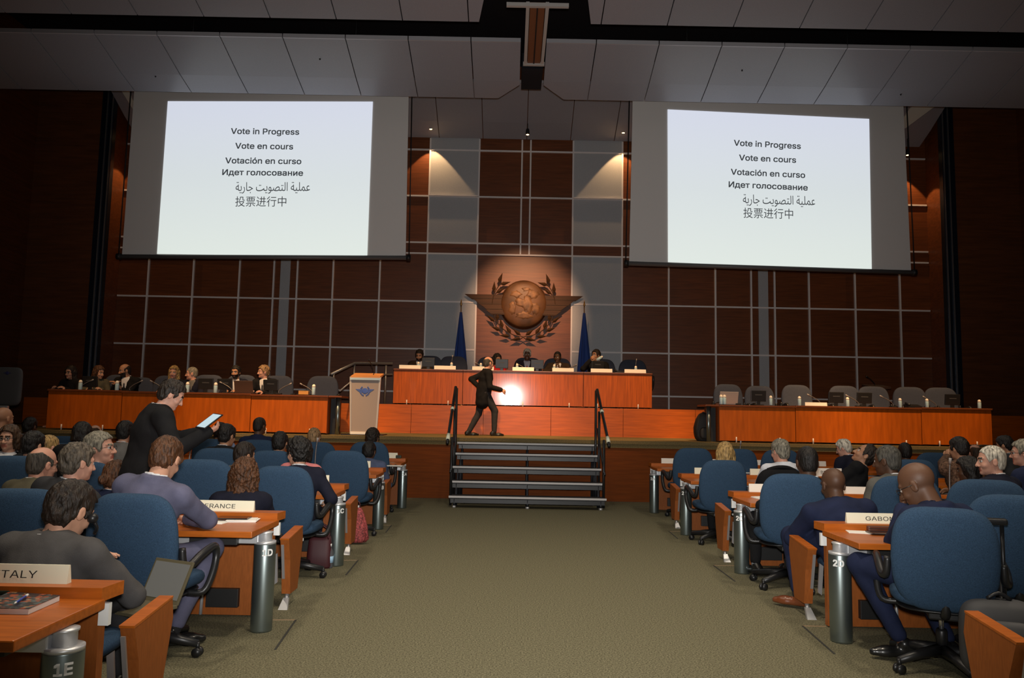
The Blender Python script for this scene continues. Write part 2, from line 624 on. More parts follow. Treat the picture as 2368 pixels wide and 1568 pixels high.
# ------------------------------------------------------------------ projection screens
slide_mat = bpy.data.materials.new('projected_slide')
slide_mat.use_nodes = True
nt = slide_mat.node_tree
b = nt.nodes['Principled BSDF']
b.inputs['Base Color'].default_value = (.3, .3, .3, 1)
b.inputs['Roughness'].default_value = .9
tc = nt.nodes.new('ShaderNodeTexCoord')
sp = nt.nodes.new('ShaderNodeSeparateXYZ')
rp = nt.nodes.new('ShaderNodeValToRGB')
rp.color_ramp.elements[0].color = (.75, .82, .77, 1)
rp.color_ramp.elements[1].color = (.66, .70, .82, 1)
rp.color_ramp.elements.new(.5).color = (.68, .74, .76, 1)
nt.links.new(tc.outputs['Generated'], sp.inputs[0])
nt.links.new(sp.outputs['Z'], rp.inputs['Fac'])
nt.links.new(rp.outputs['Color'], b.inputs['Emission Color'])
b.inputs['Emission Strength'].default_value = .93
slide_ink = mat('projected_lettering', (.02, .02, .02), .8, emit=((.045, .05, .055), 1))
AR = '\u0639'
W1, W2, W3 = '\ufecb\ufee4\ufee0\ufef4\ufe94', '\ufe8d\ufedf\ufe98\ufebc\ufeee\ufef3\ufe96', '\ufe9f\ufe8e\ufead\ufef3\ufe94'
ARABIC = (W1 + ' ' + W2 + ' ' + W3)[::-1]
LINES = ('Vote in Progress', 'Vote en cours', 'Votaci\u00f3n en curso', '\u0418\u0434\u0435\u0442 \u0433\u043e\u043b\u043e\u0441\u043e\u0432\u0430\u043d\u0438\u0435', ARABIC, '\u6295\u7968\u8fdb\u884c\u4e2d')


def proj_screen(quad, slide, spans, lab):
    Y = 15.5
    TL, TR, BR, BL = [at(u, v, Y) for u, v in quad]
    base = (BL + BR) / 2
    t = thing('projection_screen', lab, 'projection screen', base, 0, 'projection screens')
    L = lambda p: Vector(p) - base
    upL, upR = TL + (TL - BL) * .25, TR + (TR - BR) * .25
    MB().prism([L(BL), L(BR), L(upR), L(upL)], (0, .02, 0), screen_cloth).build('screen_cloth', parent=t)
    a, c = L(BL), L(BR)
    b = MB()
    b.tube([a + Vector((-.03, .0, -.02)), c + Vector((.03, .0, -.02))], .045, mat('screen_bar', (.10, .095, .095), .5), 12)
    b.build('bottom_bar', parent=t)
    for p, sg in ((a, -1), (c, 1)):
        MB().tube([p + Vector((sg * .02, 0, -.02)), p + Vector((sg * .10, 0, -.02))], .065, black, 12).build('end_cap', parent=t)
        top = L(upL) if sg < 0 else L(upR)
        MB().tube([p + Vector((sg * .07, 0, 0)), Vector((top.x + sg * .07, 0, top.z))], .012, black, 6).build('guide_cable', parent=t)
    for fx in (.2, .8):
        q = L(upL).lerp(L(upR), fx)
        MB().tube([q - Vector((0, -.01, .1)), Vector((q.x, q.y + .01, 10.595 - base.z))], .015, black, 6).build('suspension_rod', parent=t)
    S = [at(u, v, Y - .012) for u, v in slide]
    s = MB().prism([L(S[3]), L(S[2]), L(S[1]), L(S[0])], (0, .006, 0), slide_mat).build('projected_slide', parent=t)
    for body, (u0, u1, v0, v1, vb) in zip(LINES, spans):
        p0, p1 = at(u0, v0, Y - .02), at(u1, v1, Y - .02)
        c = (p0 + p1) / 2 - base
        ang = math.atan2(p1.z - p0.z, p1.x - p0.x)
        hgt = vb * .00865
        me_ = Matrix.Translation(c) @ FACE_CAM.to_4x4() @ Matrix.Rotation(ang, 4, 'Z')
        lettering('slide_lettering', body, hgt, slide_ink, me_, t, width=(p1 - p0).length, bold=.0035 if max(map(ord, body)) < 0x500 else 0)
    return t


proj_screen(((310, 215), (945, 219), (938, 594), (282, 591)), ((388, 234), (862, 235), (849, 594), (363, 587)),
            ((534, 692, 303, 305, 27), (544, 678, 337, 339, 27), (521, 697, 371, 373, 27), (514, 701, 398, 400, 27), (545, 717, 433, 433, 30), (544, 662, 468, 468, 27)),
            'white projection screen showing a vote slide, hung left of the wall emblem')
proj_screen(((1463, 232), (2090, 262), (2107, 628), (1455, 607)), ((1544, 253), (2010, 275), (2016, 627), (1545, 606)),
            ((1697, 1852, 330, 338, 27), (1709, 1841, 364, 370, 27), (1690, 1862, 397, 405, 27), (1685, 1868, 426, 434, 27), (1718, 1885, 461, 466, 30), (1719, 1834, 494, 497, 27)),
            'white projection screen showing a vote slide, hung right of the wall emblem')

# ------------------------------------------------------------------ emblem on the wall
bronze = mat('bronze_relief', (.22, .105, .040), .42, metal=.35, noise=(3.2, .35, I3))
bronze_dark = mat('bronze_dark', (.045, .022, .009), .6, spec=.25)
globe_mat = mat('bronze_globe_map', (.105, .046, .017), .5, metal=.2, noise=(2.2, .5, I3, (.04, .02, .009)))
wing_bronze = mat('bronze_wing', (.050, .021, .008), .6, spec=.25, noise=(3, .3, (.3, 1, 6)))
EY = YW - .16
EC = at(1211, 704, EY)
em = thing('wall_emblem', 'bronze winged globe emblem with laurel branches on the back wall', 'emblem', EC)
g = MB()
R_, n_ = .575, 40
g.lathe([(R_ * 1.06, -.14), (R_ * 1.06, -.06), (R_ * 1.0, -.03)] + [(R_ * math.cos(a), .13 * math.sin(a)) for a in np.linspace(0, 1.45, 9)], (0, 0, 0), globe_mat, n_)
g.v = [(x, -z, y * 1.03) for x, y, z in g.v]
g.build('globe', parent=em)


def px_emblem(u, v):
    p = at(u, v, EY) - EC
    return p.x, p.z


# raised land masses on the globe
land = MB()
rnd = random.Random(4)
for cx_, cz_, rx, rz_ in ((-.05, .02, .17, .13), (.09, -.02, .15, .2), (.22, .25, .16, .13), (-.2, .24, .14, .1), (-.28, -.12, .1, .14), (.06, .38, .12, .06), (.02, -.3, .2, .1), (.3, -.1, .1, .16)):
    k = 18
    ring = []
    for j in range(k):
        a = 2 * math.pi * j / k
        w = 1 + rnd.uniform(-.3, .3)
        ring.append((cx_ + rx * w * math.cos(a), cz_ + rz_ * w * math.sin(a)))
    def surf(x, z, e):
        rr = min(.98, math.hypot(x, z) / R_)
        return Vector((x, -(.13 * math.sqrt(max(0, 1 - rr * rr)) + e), z))
    rings = [[surf(cx_ + (x - cx_) * s_, cz_ + (z - cz_) * s_, e) for x, z in ring] for s_, e in ((1, -.004), (.97, .002), (.5, .003), (.05, .003))]
    land.loft(rings, mat('bronze_land', (.155, .075, .030), .55, metal=.2, noise=(7, .5, I3)))
land.build('continents', parent=em)
for sgn in (-1, 1):
    w = MB()
    # three stepped feather tiers, longest on top
    for i, (tip, z0, z1, cut) in enumerate(((1.50, .11, .24, .10), (1.27, -.03, .12, .09), (1.09, -.16, -.02, .09), (.96, -.275, -.15, .08))):
        tipz = z1 - (.01 if i else 0)
        poly = [(sgn * .42, 0, z0), (sgn * (tip - cut * 1.9), 0, z0), (sgn * (tip - cut * .8), 0, z0 + (z1 - z0) * .55), (sgn * tip, 0, tipz), (sgn * .42, 0, z1)]
        y0 = .055 - i * .014
        w.prism([(x, y0, z) for x, _, z in poly], (0, -.05, 0), wing_bronze)
        w.span((sgn * .45, y0 - .06, z0 + .02), (sgn * (tip - cut * 1.7), y0 - .048, z0 + .04), bronze_dark)
    w.build('wing', parent=em)
    br = MB()
    for k in range(8):
        a = math.radians(-80 + k * 18.0)
        rad = .80 + .03 * math.sin(k)
        for off, da in ((-.07, .5), (.07, -.45)):
            c = Vector((sgn * (rad + off) * math.cos(a), -.02, (rad + off) * math.sin(a) - .02))
            d = a + math.pi / 2 + da
            dv = Vector((sgn * math.cos(d), 0, math.sin(d)))
            nv = Vector((-dv.z, 0, dv.x))
            tip, tail = c + dv * .19, c - dv * .09
            ring0 = [tail, c + nv * .035, tip, c - nv * .035]
            if abs(c.z) < .27 and abs(c.x) > .6:
                continue
            br.add([tail, c + nv * .052 + Vector((0, .015, 0)), tip, c - nv * .052 + Vector((0, .015, 0)), c + Vector((0, -.03, 0))], [(0, 1, 4), (1, 2, 4), (2, 3, 4), (3, 0, 4), (3, 2, 1, 0)], bronze_dark)
    pts = [(sgn * .80 * math.cos(math.radians(a)), -.01, .80 * math.sin(math.radians(a)) - .02) for a in range(-88, 52, 7)]
    br.tube([(-sgn * .12, -.01, -.92)] + pts, .012, bronze_dark, 6)
    br.build('laurel_branch', parent=em)
for xx in (-.5, .5):
    MB().cyl((xx, 0, 0), (xx, .18, 0), .02, .02, bronze_dark, 8).build('wall_pin', parent=em)

# ------------------------------------------------------------------ flags behind the head desk
flag_blue = mat('flag_cloth', (.018, .055, .25), .75, noise=(3, .2, (6, 6, .6)))
for i, (ut, vt, ub, lab) in enumerate(((1066, 722, 1066, 'blue furled flag on a pole left of the wall emblem'), (1351, 724, 1351, 'blue furled flag on a pole right of the wall emblem'))):
    Yf_ = 18.75
    top = at(ut, vt, Yf_)
    t = thing('flag', lab, 'flag', (top.x, Yf_, ZD), 0, 'flags behind the head desk')
    H = top.z - ZD
    MB().cyl((0, 0, .05), (0, 0, H + .16), .016, .014, mat('pole_wood', (.16, .08, .03), .4), 10).build('pole', parent=t)
    MB().lathe([(.012, 0), (.028, .03), (.022, .07), (.004, .16)], (0, 0, H + .16), mat('finial_brass', (.5, .3, .1), .35, metal=.8), 12).build('finial', parent=t)
    MB().lathe([(.18, 0), (.18, .03), (.05, .06), (.02, .09)], (0, 0, 0), mat('finial_brass', (.5, .3, .1), .35), 20).build('base', parent=t)
    rings = []
    for k in range(14):
        f = k / 13
        z = H - f * (H - .45)
        w = .03 + .155 * f ** .9
        ring = []
        for j in range(36):
            a = 2 * math.pi * j / 36
            fold = 1 + .20 * math.sin(a * 6 + f * 1.2) * min(1, f * 2)
            ring.append(Vector((w * fold * math.cos(a) + .02 * f, .7 * w * fold * math.sin(a), z)))
        rings.append(ring)
    MB().loft(rings, flag_blue).build('cloth', parent=t)

# ------------------------------------------------------------------ head desk, side tables


def table_unit(name, lab, x0, x1, y, z0, ztop, ygrain, group, depth=.65, end=None, lean=0.0, pins=2, yaw=0.0):
    "closed-front table module: modesty board facing the hall, thin top, small foot pins"
    t = thing(name, lab, 'desk', ((x0 + x1) / 2, y, z0), yaw, group)
    w = (x1 - x0) / 2
    h = ztop - z0
    g = .006
    MB().prism([(-w + g, 0, .03), (w - g, 0, .03), (w - g, -lean * h, h - .035), (-w + g, -lean * h, h - .035)], (0, .03, 0), ygrain).build('front_panel', parent=t)
    m = MB().span((-w + .001, -.035 - lean * h, h - .03), (w - .001, depth, h), mat('table_edge', (.16, .045, .014), .35), .004)
    m.build('table_top', parent=t)
    for sx in (-1, 1):
        MB().span((sx * (w - .005), .04, .02), (sx * (w - .03), depth - .08, h - .03), wood_v).build('side_panel', parent=t)
    for k in range(pins):
        px = -w + .3 + k * (2 * w - .6) / max(1, pins - 1)
        MB().tube([(px, -.03, 0), (px, -.03, .10)], .012, mat('clear_pin', (.75, .7, .66), .2), 8).build('foot_pin', parent=t)
    if end:
        MB().span((end * w, .0, h - .03), (end * (w + .24), depth, h), mat('table_edge', (.16, .045, .014), .35), .004).build('top_extension', parent=t)
        MB().cyl((end * (w + .16), .12, 0), (end * (w + .16), .12, h - .03), .04, .04, post_metal, 16).build('leg', parent=t)
        MB().span((end * (w + .01), .2, .0), (end * (w + .1), depth, h - .05), black).build('dark_end', parent=t)
    return t


HY, HZ = 16.35, 2.40
hx = [at(909, 900, HY).x, at(1070, 900, HY).x, at(1349, 900, HY).x, at(1508, 900, HY).x]
for a, b, lab in zip(hx, hx[1:], ('left section of the polished head desk on the upper platform', 'long middle section of the polished head desk under the emblem', 'right section of the polished head desk on the upper platform')):
    table_unit('head_desk', lab, a, b, HY, ZD, HZ, wood_gloss, 'head desk sections', .7, lean=.016, pins=3 if 'middle' in lab else 2)
LY, LZ = 13.98, 1.765
lx = [at(u, 940, LY).x for u in (109, 281, 580, 758)]
for i, (a, b, lab) in enumerate(zip(lx, lx[1:], ('leftmost section of the orange-brown panel table on the left of the stage', 'middle section of the panel table left of the stage, behind the standing man', 'section of the left panel table nearest the lectern'))):
    table_unit('panel_table', lab, a, b, LY, ZS, LZ - .012 * (i - 1), wood_v, 'left stage table sections', .65, end=1 if i == 2 else None)
RY, RZ = 13.98, 1.735
rx = [at(u, 980, RY).x for u in (1663, 1840, 2131, 2294)]
for i, (a, b, lab) in enumerate(zip(rx, rx[1:], ('section of the right panel table nearest the stairs', 'middle section of the empty panel table on the right of the stage', 'rightmost section of the empty panel table on the right of the stage'))):
    table_unit('panel_table', lab, a, b, RY, ZS, RZ + .012 * (i - 1), wood_v, 'right stage table sections', .65, end=-1 if i == 0 else None)

# ------------------------------------------------------------------ lectern
p = at(840, 1006, 14.1)
t = thing('lectern', 'frosted lectern with pale frame and blue winged logo at the left of the stage', 'lectern', (p.x, 14.1, ZS), 0)
hl = at(840, 868, 14.1).z - ZS
wt, wbm = .255, .215
frost = mat('frosted_acrylic', (.36, .29, .25), .35, coat=.3)
MB().prism([(-wbm, 0, .06), (wbm, 0, .06), (wt, 0, hl - .06), (-wt, 0, hl - .06)], (0, .015, 0), frost).build('front_panel', parent=t)
for sx in (-1, 1):
    MB().prism([(sx * wbm, -.01, .02), (sx * (wbm + .03), -.01, .02), (sx * (wt + .03), -.01, hl - .03), (sx * wt, -.01, hl - .03)], (0, .05, 0), mat('lectern_frame', (.62, .56, .50), .3, metal=.3)).build('frame_post', parent=t)
MB().span((-.235, -.02, .0), (.235, .3, .06), mat('lectern_base_white', (.85, .8, .72), .4), .006).build('base_bar', parent=t)
MB().span((-.40, -.05, -.0), (.36, .45, .015), black).build('base_plate', parent=t)
m = MB()
m.prism([(-.27, -.02, hl - .07), (-.27, .4, hl + .03), (-.27, .4, hl + .06), (-.27, -.02, hl - .02)], (.54, 0, 0), mat('lectern_top_wood', (.62, .27, .09), .4))
m.build('reading_top', parent=t)
MB().span((-.275, -.03, hl - .085), (.275, -.015, hl - .045), mat('pale_blue_trim', (.45, .60, .70), .4)).build('trim_band', parent=t)
lg = mat('logo_blue', (.06, .12, .42), .5)
g = MB()
g.ball((0, -.006, 0), (.055, .004, .055), lg, 20)
for sx in (-1, 1):
    for i in range(3):
        zz = .03 - i * .022
        g.prism([(sx * .05, -.008, zz), (sx * (.17 - i * .03), -.008, zz), (sx * (.15 - i * .03), -.008, zz - .016), (sx * .05, -.008, zz - .018)], (0, .006, 0), lg)
    for k in range(7):
        a = math.radians(-70 + k * 20)
        g.ball((sx * .085 * math.cos(a), -.006, .085 * math.sin(a)), (.012, .004, .02), lg, 8)
g.v = [(x, y, z + hl * .74) for x, y, z in g.v]
g.build('logo', parent=t)
g = MB().tube([(.1, .2, hl + .0), (.12, .2, hl + .08), (.08, .16, hl + .2), (.05, .1, hl + .26)], .007, black, 8, 4)
g.build('microphone_neck', parent=t)
MB().tube([(.05, .1, hl + .26), (.035, .07, hl + .30)], .013, black, 8).build('microphone_head', parent=t)
# second, dark lectern behind the right table
p = at(2035, 900, 16.8)
t = thing('lectern', 'dark lectern with thin microphone behind the right panel table', 'lectern', (p.x, 16.8, ZD), 0)
hl = at(2035, 893, 16.8).z - ZD
MB().span((-.17, 0, 0), (.17, .3, hl - .05), mat('dark_lectern', (.045, .02, .012), .5), .01).build('body', parent=t)
MB().prism([(-.22, -.05, hl - .06), (-.22, .38, hl + .02), (-.22, .38, hl + .05), (-.22, -.05, hl - .02)], (.44, 0, 0), mat('dark_lectern', (.045, .02, .012), .5)).build('reading_top', parent=t)
MB().tube([(-.02, .2, hl), (-.02, .2, hl + .06), (-.14, .12, hl + .15), (-.22, .08, hl + .19)], .008, black_plastic, 8, 3).build('microphone_neck', parent=t)
MB().tube([(-.22, .08, hl + .19), (-.27, .06, hl + .215)], .015, black_plastic, 8).build('microphone_head', parent=t)

# ------------------------------------------------------------------ side handrail of the dais steps
t = thing('handrail', 'grey steel handrail rising to the dais behind the lectern', 'handrail', (-3.3, 16.2, ZS))
base = Vector((-3.3, 16.2, ZS))
pts = [at(765, 866, 15.6), at(820, 840, 16.2), at(908, 841, 16.3)]
MB().tube([q - base for q in pts], .03, mat('rail_grey', (.17, .17, .18), .4, metal=.6), 10).build('top_rail', parent=t)
pts = [at(785, 905, 15.6), at(830, 868, 16.2), at(908, 866, 16.3)]
MB().tube([q - base for q in pts], .02, mat('rail_grey', (.17, .17, .18), .4), 10).build('lower_rail', parent=t)
for u, v, yy, zb in ((820, 840, 16.2, ZD), (893, 841, 16.3, ZD), (772, 863, 15.66, ZS)):
    q = at(u, v, yy) - base
    MB().tube([(q.x, q.y, zb - ZS), q], .022, mat('rail_grey', (.17, .17, .18), .4), 10).build('post', parent=t)

# ------------------------------------------------------------------ stairs up to the stage
sL, sR = -1.30, 1.215
SC = -.04
t = thing('stage_stairs', 'black portable stairs with five pale-edged treads leading up to the stage', 'stairs', (SC, 12.2, 0))
ST = [(1058, 1381, 1027, 13.42), (1054, 1386, 1052, 13.15), (1047, 1390, 1083, 12.87), (1043, 1396, 1117, 12.58), (1038, 1402, 1152, 12.28)]
base = Vector((SC, 12.2, 0))
cols_ = []
for i, (u0, u1, v, y) in enumerate(ST):
    a, b = at(u0, v, y), at(u1, v, y)
    z = (a.z + b.z) / 2 + .012
    a, b = a - base, b - base
    y0 = y - 12.2
    MB().span((a.x, y0, z - .045), (b.x, y0 + .29, z), tread, .004).build('tread', parent=t)
    MB().span((a.x - .004, y0 - .012, z - .026), (b.x + .004, y0 + .012, z + .003), nosing).build('nosing', parent=t)
    MB().span((a.x + .02, y0 + .04, z - .11), (b.x - .02, y0 + .07, z - .045), black_plastic).build('support_bar', parent=t)
    for x in (a.x + .08, (a.x + b.x) / 2, b.x - .08):
        MB().tube([(x, y0 + .06, 0), (x, y0 + .06, z - .05)], .022, mat('stair_tube', (.02, .022, .028), .45, metal=.4), 8).build('leg', parent=t)
        MB().tube([(x, y0 + .06, 0), (x, y0 + .06, .03)], .03, silver, 8).build('foot', parent=t) if i == 4 else None
refl = mat('reflective_band', (.95, .95, .72), .25)
for sgn, (ut, vt, um, vm, ub, vb, lab) in ((-1, (1054, 895, 1050, 935, 1035, 1020, 'left black handrail of the stage stairs with reflective bands')), (1, (1381, 901, 1393, 942, 1408, 1027, 'right black handrail of the stage stairs with reflective bands'))):
    yt, yb = 13.3, 12.35
    a, c = at(ut, vt, yt), at(ub, vb, yb)
    hr = thing('stair_handrail', lab, 'handrail', (c.x, yb, 0), 0, 'handrails of the stage stairs')
    o = Vector((c.x, yb, 0))
    A, C_ = a - o, c - o
    back = A + Vector((0, .12, 0))
    MB().tube([back + Vector((0, 0, -.02)), A + Vector((0, 0, .0)), C_, C_ + Vector((0, -.04, -.04))], .024, black_plastic, 10).build('rail', parent=hr)
    for k, fr in enumerate((0.02, .42, .93)):
        q = A.lerp(C_, fr)
        xo = -sgn * (.02 + .02 * k)
        MB().tube([(q.x + xo, q.y + .03, .02), (q.x + xo, q.y + .03, q.z)], .022, black_plastic, 8).build('post', parent=hr)
    for k, (fr, ln) in enumerate(((.42, .05), (.93, .12))):
        q = A.lerp(C_, fr)
        dq = (C_ - A).normalized() * ln * .5
        MB().tube([q - dq, q + dq], .032, refl, 10).build('reflective_band', parent=hr)
    q0, q1 = A.lerp(C_, .1), A.lerp(C_, .95)
    MB().tube([(q0.x - sgn * .02, q0.y, q0.z * .55 + .25), (q1.x - sgn * .05, q1.y, q1.z * .5)], .016, black_plastic, 8).build('middle_rail', parent=hr)

# ------------------------------------------------------------------ swivel chair
gas = mat('gas_lift_chrome', (.5, .5, .5), .2, metal=.9)


def make_chair(loc, rz, lab, group, fabric, arms=True):
    "swivel chair facing +Y; origin on the floor under the column"
    t = thing('swivel_chair', lab, 'chair', loc, rz, group)
    R = pillow(lambda z: .278 - .040 * max(0, z) ** 2 - .060 * max(0, -z) ** 2.2, .60, .095, bend=.22, n=52, power=4.3)
    tilt = rot_x(.12)
    bk = [[Vector((0, -.235, .665)) + tilt @ Vector((p.x, p.y + .02 * (p.z / .3) ** 2, p.z)) for p in r] for r in R]
    MB().loft(bk, fabric).build('backrest', parent=t)
    S = pillow(lambda z: .272 - .012 * z, .50, .105, n=44, power=3.4)
    MB().loft([[Vector((p.x, p.z + .02, .425 + p.y + (.012 * (p.x / .27) ** 2) - .02 * max(0, p.z / .25) ** 3)) for p in r] for r in S], fabric).build('seat', parent=t)
    m = MB()
    U = pillow(lambda z: .24, .44, .03, n=28, power=3.2)
    m.loft([[Vector((p.x, p.z + .02, .365 + p.y)) for p in r] for r in U], black_plastic)
    m.box((0, -.02, .335), (.16, .24, .05), black_plastic, None, .01)
    m.tube([(0, -.15, .34), (0, -.20, .36), (0, -.205, .43), (0, -.215, .50)], .026, black_plastic, 8, 3)
    m.build('seat_pan', parent=t)
    if arms:
        for sx in (-1, 1):
            MB().tube([(sx * .22, .02, .365), (sx * .31, .04, .37), (sx * .335, .09, .46), (sx * .335, .13, .56), (sx * .335, .10, .625), (sx * .33, -.04, .60), (sx * .32, -.15, .555), (sx * .300, -.19, .565), (sx * .292, -.20, .66)],
                      [.018, .02, .021, .021, .023, .025, .024, .022, .019], black_plastic, 10, 4).build('armrest', parent=t)
    MB().cyl((0, 0, .22), (0, 0, .34), .014, .014, gas, 12).lathe([(.03, .09), (.032, .22), (.026, .235)], (0, 0, 0), black_plastic, 14).build('gas_column', parent=t)
    m = MB()
    cs = []
    for k in range(5):
        a = math.radians(90 + 72 * k + 200)
        d = Vector((math.cos(a), math.sin(a), 0))
        m.tube([d * .02 + Vector((0, 0, .115)), d * .15 + Vector((0, 0, .105)), d * .31 + Vector((0, 0, .075))], [.036, .030, .022], black_plastic, 8)
        cs.append(d * .31)
    m.build('star_base', parent=t)
    for k, d in enumerate(cs):
        n_ = Vector((-d.y, d.x, 0)).normalized()
        c = MB()
        for s2 in (-1, 1):
            c.cyl(Vector((d.x, d.y, .028)) + n_ * (s2 * .008), Vector((d.x, d.y, .028)) + n_ * (s2 * .024), .028, .028, black_plastic, 12)
        c.cyl((d.x, d.y, .04), (d.x, d.y, .085), .012, .012, black_plastic, 8)
        c.build('caster', parent=t)
    MB().box((.15, -.16, .352), (.06, .02, .035), mat('lever_tag', (.75, .75, .72), .5), rot_z(.2), .004).build('lever_tag', parent=t)
    return t


CH = {}


def chair(key, x, y, rz, lab, group, z=0.0, scale=None):
    fab = chair_blue if key == 'blue' else chair_stage
    if key not in CH:
        c = make_chair((x, y, z), rz, lab, group, fab)
        CH[key] = c
        if scale:
            c.scale = (scale,) * 3
        return c
    return dup(CH[key], (x, y, z), rz, lab, group, scale or 1.0)


ROWY = {'A': 12.14, 'B': 9.96, 'C': 7.60, 'D': 5.36, 'E': 2.98}
# (row, u of chair centre, v of chair top, turn, label)
CHL = [
    ('D', 312, 1142, -.10, 'blue swivel chair under the man in the blue-grey suit, first on the aisle'),
    ('D', 40, 1130, .05, 'blue swivel chair at the left edge, behind the grey-suited man at the front desk'),
    ('C', 655, 1078, -.06, 'blue swivel chair at desk 1C beside the dark red bag'),
    ('C', 466, 1055, 0, 'blue swivel chair right of the standing man, third desk row left'),
    ('C', 218, 1068, -.3, 'blue swivel chair behind the grey-haired man in dark suit, left block'),
    ('C', 30, 1052, .05, 'blue swivel chair at the left edge behind the bald man in the olive jacket'),
    ('B', 797, 1042, -.03, 'blue swivel chair at desk 1B, its back facing the aisle end'),
    ('B', 627, 1042, 0, 'blue swivel chair left of the black-haired woman, second row left'),
    ('B', 496, 1036, .1, 'blue swivel chair right of the man holding the tablet, second row left'),
    ('B', 152, 1022, 0, 'blue swivel chair in the second row left, behind the grey-haired man with glasses'),
    ('A', 850, 1020, .06, 'blue swivel chair at desk 1A with a curly-haired person in it'),
    ('A', 731, 1022, 0, 'blue swivel chair under the blonde head in the front row left'),
    ('A', 596, 1012, 0, 'blue swivel chair of the close-cropped man in the front row left'),
    ('A', 489, 1014, 0, 'blue swivel chair in the front row left, near the raised tablet'),
    ('A', 151, 1005, 0, 'blue swivel chair in the front row at far left, between two dark heads'),
]
CHR = [
    ('D', 2226, 1176, -.38, 'blue swivel chair at the desk post marked 2D, nearest chair on the right'),
    ('D', 2395, 1142, -.40, 'blue swivel chair cut by the right edge, behind the upright suitcase handle'),
    ('C', 1845, 1096, -.12, 'blue swivel chair behind the desk post marked 2C'),
    ('C', 2114, 1102, -.25, 'blue swivel chair hidden behind the bowed head of the man in glasses'),
    ('C', 2312, 1110, -.35, 'blue swivel chair under the white-haired man at the right edge'),
    ('B', 1672, 1064, .03, 'blue swivel chair of the blonde woman in the second row right'),
    ('B', 1812, 1082, 0, 'blue swivel chair with a black jacket hung over its back'),
    ('B', 2014, 1060, 1.25, 'blue swivel chair of the man with his head tilted back'),
    ('B', 2112, 1062, 0, 'blue swivel chair right of the grey-jacketed man, second row right'),
    ('A', 1602, 1036, .03, 'blue swivel chair at the aisle end of the front row right, its seat empty'),
    ('A', 1706, 1037, 0, 'blue swivel chair in the front row right, beside the blonde head'),
    ('A', 1806, 1037, 0, 'blue swivel chair behind the grey-haired man in the white shirt'),
    ('A', 2163, 1040, 0, 'blue swivel chair in the front row right, left of the patterned shirt'),
]
for row, u, v, rz, lab in CHL + CHR:
    y = ROWY[row] - .56
    if (row, u) == ('D', 2395):
        y += .30
    if (row, u) == ('C', 2312):
        y = 6.42
    q = at(u, v + 40, y - .26)
    top = at(u, v, y - .28).z
    sc = max(.93, min(1.08, top / .965))
    chair('blue', q.x, y, rz, lab, 'blue swivel chairs of the delegates', 0, sc)

# stage chairs (they face the hall)
for (u, v, lab) in ((270, 866, 'slate swivel chair left of the bald man on the stage'), (318, 872, 'slate swivel chair right of the bald man on the stage'), (385, 868, 'slate swivel chair of the blonde woman on the stage'),
                    (478, 866, 'slate swivel chair behind the small black monitor at the left table'), (555, 866, 'slate swivel chair of the young man in open white shirt'),
                    (640, 868, 'slate swivel chair of the fair-haired man on the stage'), (744, 867, 'empty slate swivel chair at the end of the left table near the lectern')):
    q = at(u, v, 15.25)
    chair('slate', q.x, 15.1, math.pi, lab, 'slate chairs behind the left stage table', ZS, max(.95, min(1.16, (q.z - ZS) / .965)))
for (u, v, lab) in ((1693, 888, 'empty slate chair at the left end of the right table, behind the silver laptop'), (1763, 892, 'empty slate chair behind the first black monitor of the right table'), (1850, 889, 'empty slate chair behind the nameplate of the right table'),
                    (1957, 890, 'empty slate chair in the middle of the right table, left of a pair'), (2024, 893, 'empty slate chair in front of the dark lectern'), (2104, 894, 'empty slate chair second from the right end of the right table'),
                    (2176, 895, 'empty slate chair at the right end of the right table')):
    q = at(u, v, 15.2)
    chair('slate', q.x, 15.05, math.pi + random.Random(u).uniform(-.25, .25), lab, 'slate chairs behind the right stage table', ZS, max(.95, min(1.16, (q.z - ZS) / .965)))
for (u, v, lab) in ((990, 822, 'dark chair of the bearded man at the left end of the head desk'), (1048, 825, 'empty dark chair in front of the left flag'), (1135, 835, 'dark chair of the woman in red at the head desk'), (1221, 826, 'dark chair of the white-haired man at the centre of the head desk'),
                    (1290, 826, 'dark chair of the man with folded hands at the head desk'), (1392, 828, 'dark chair of the man drinking at the head desk'), (1465, 829, 'empty dark chair at the right end of the head desk')):
    q = at(u, v, 17.75)
    chair('slate', q.x, 17.6, math.pi, lab, 'chairs behind the head desk', ZD, 1.2)
# grey chair-like panel at the left edge of the photo
p = at(10, 940, 12.9)
t = thing('display_board', 'large grey rounded board on a dark stand at the left edge', 'display board', (p.x, 12.9, 0))
zt, zb = at(10, 849, 12.9).z, at(10, 938, 12.9).z
R = pillow(lambda z: .27, zt - zb, .08, n=36, power=6)
MB().loft([[Vector((q.x, q.y, q.z + (zt + zb) / 2)) for q in r] for r in R], mat('grey_board', (.075, .075, .078), .7)).build('board', parent=t)
MB().tube([(0, .03, 0), (0, .03, zb)], .035, black, 10).span((-.25, -.2, 0), (.25, .25, .04), black, .01).build('stand', parent=t)
MB().box((.0, -.05, zb - .03), (.2, .05, .06), silver, None, .01).build('bracket', parent=t)
g = MB().ball((0.03, -.041, zt - .1), (.03, .004, .03), mat('faint_logo', (.03, .035, .12), .6), 12)
g.span((-.03, -.043, zt - .103), (.09, -.04, zt - .092), mat('faint_logo', (.03, .035, .12), .6)).build('logo', parent=t)

# ------------------------------------------------------------------ delegate desks
TZ, GZ = .70, .745        # worktop, ledge
pcb = mat('socket_black', (.01, .01, .01), .5)


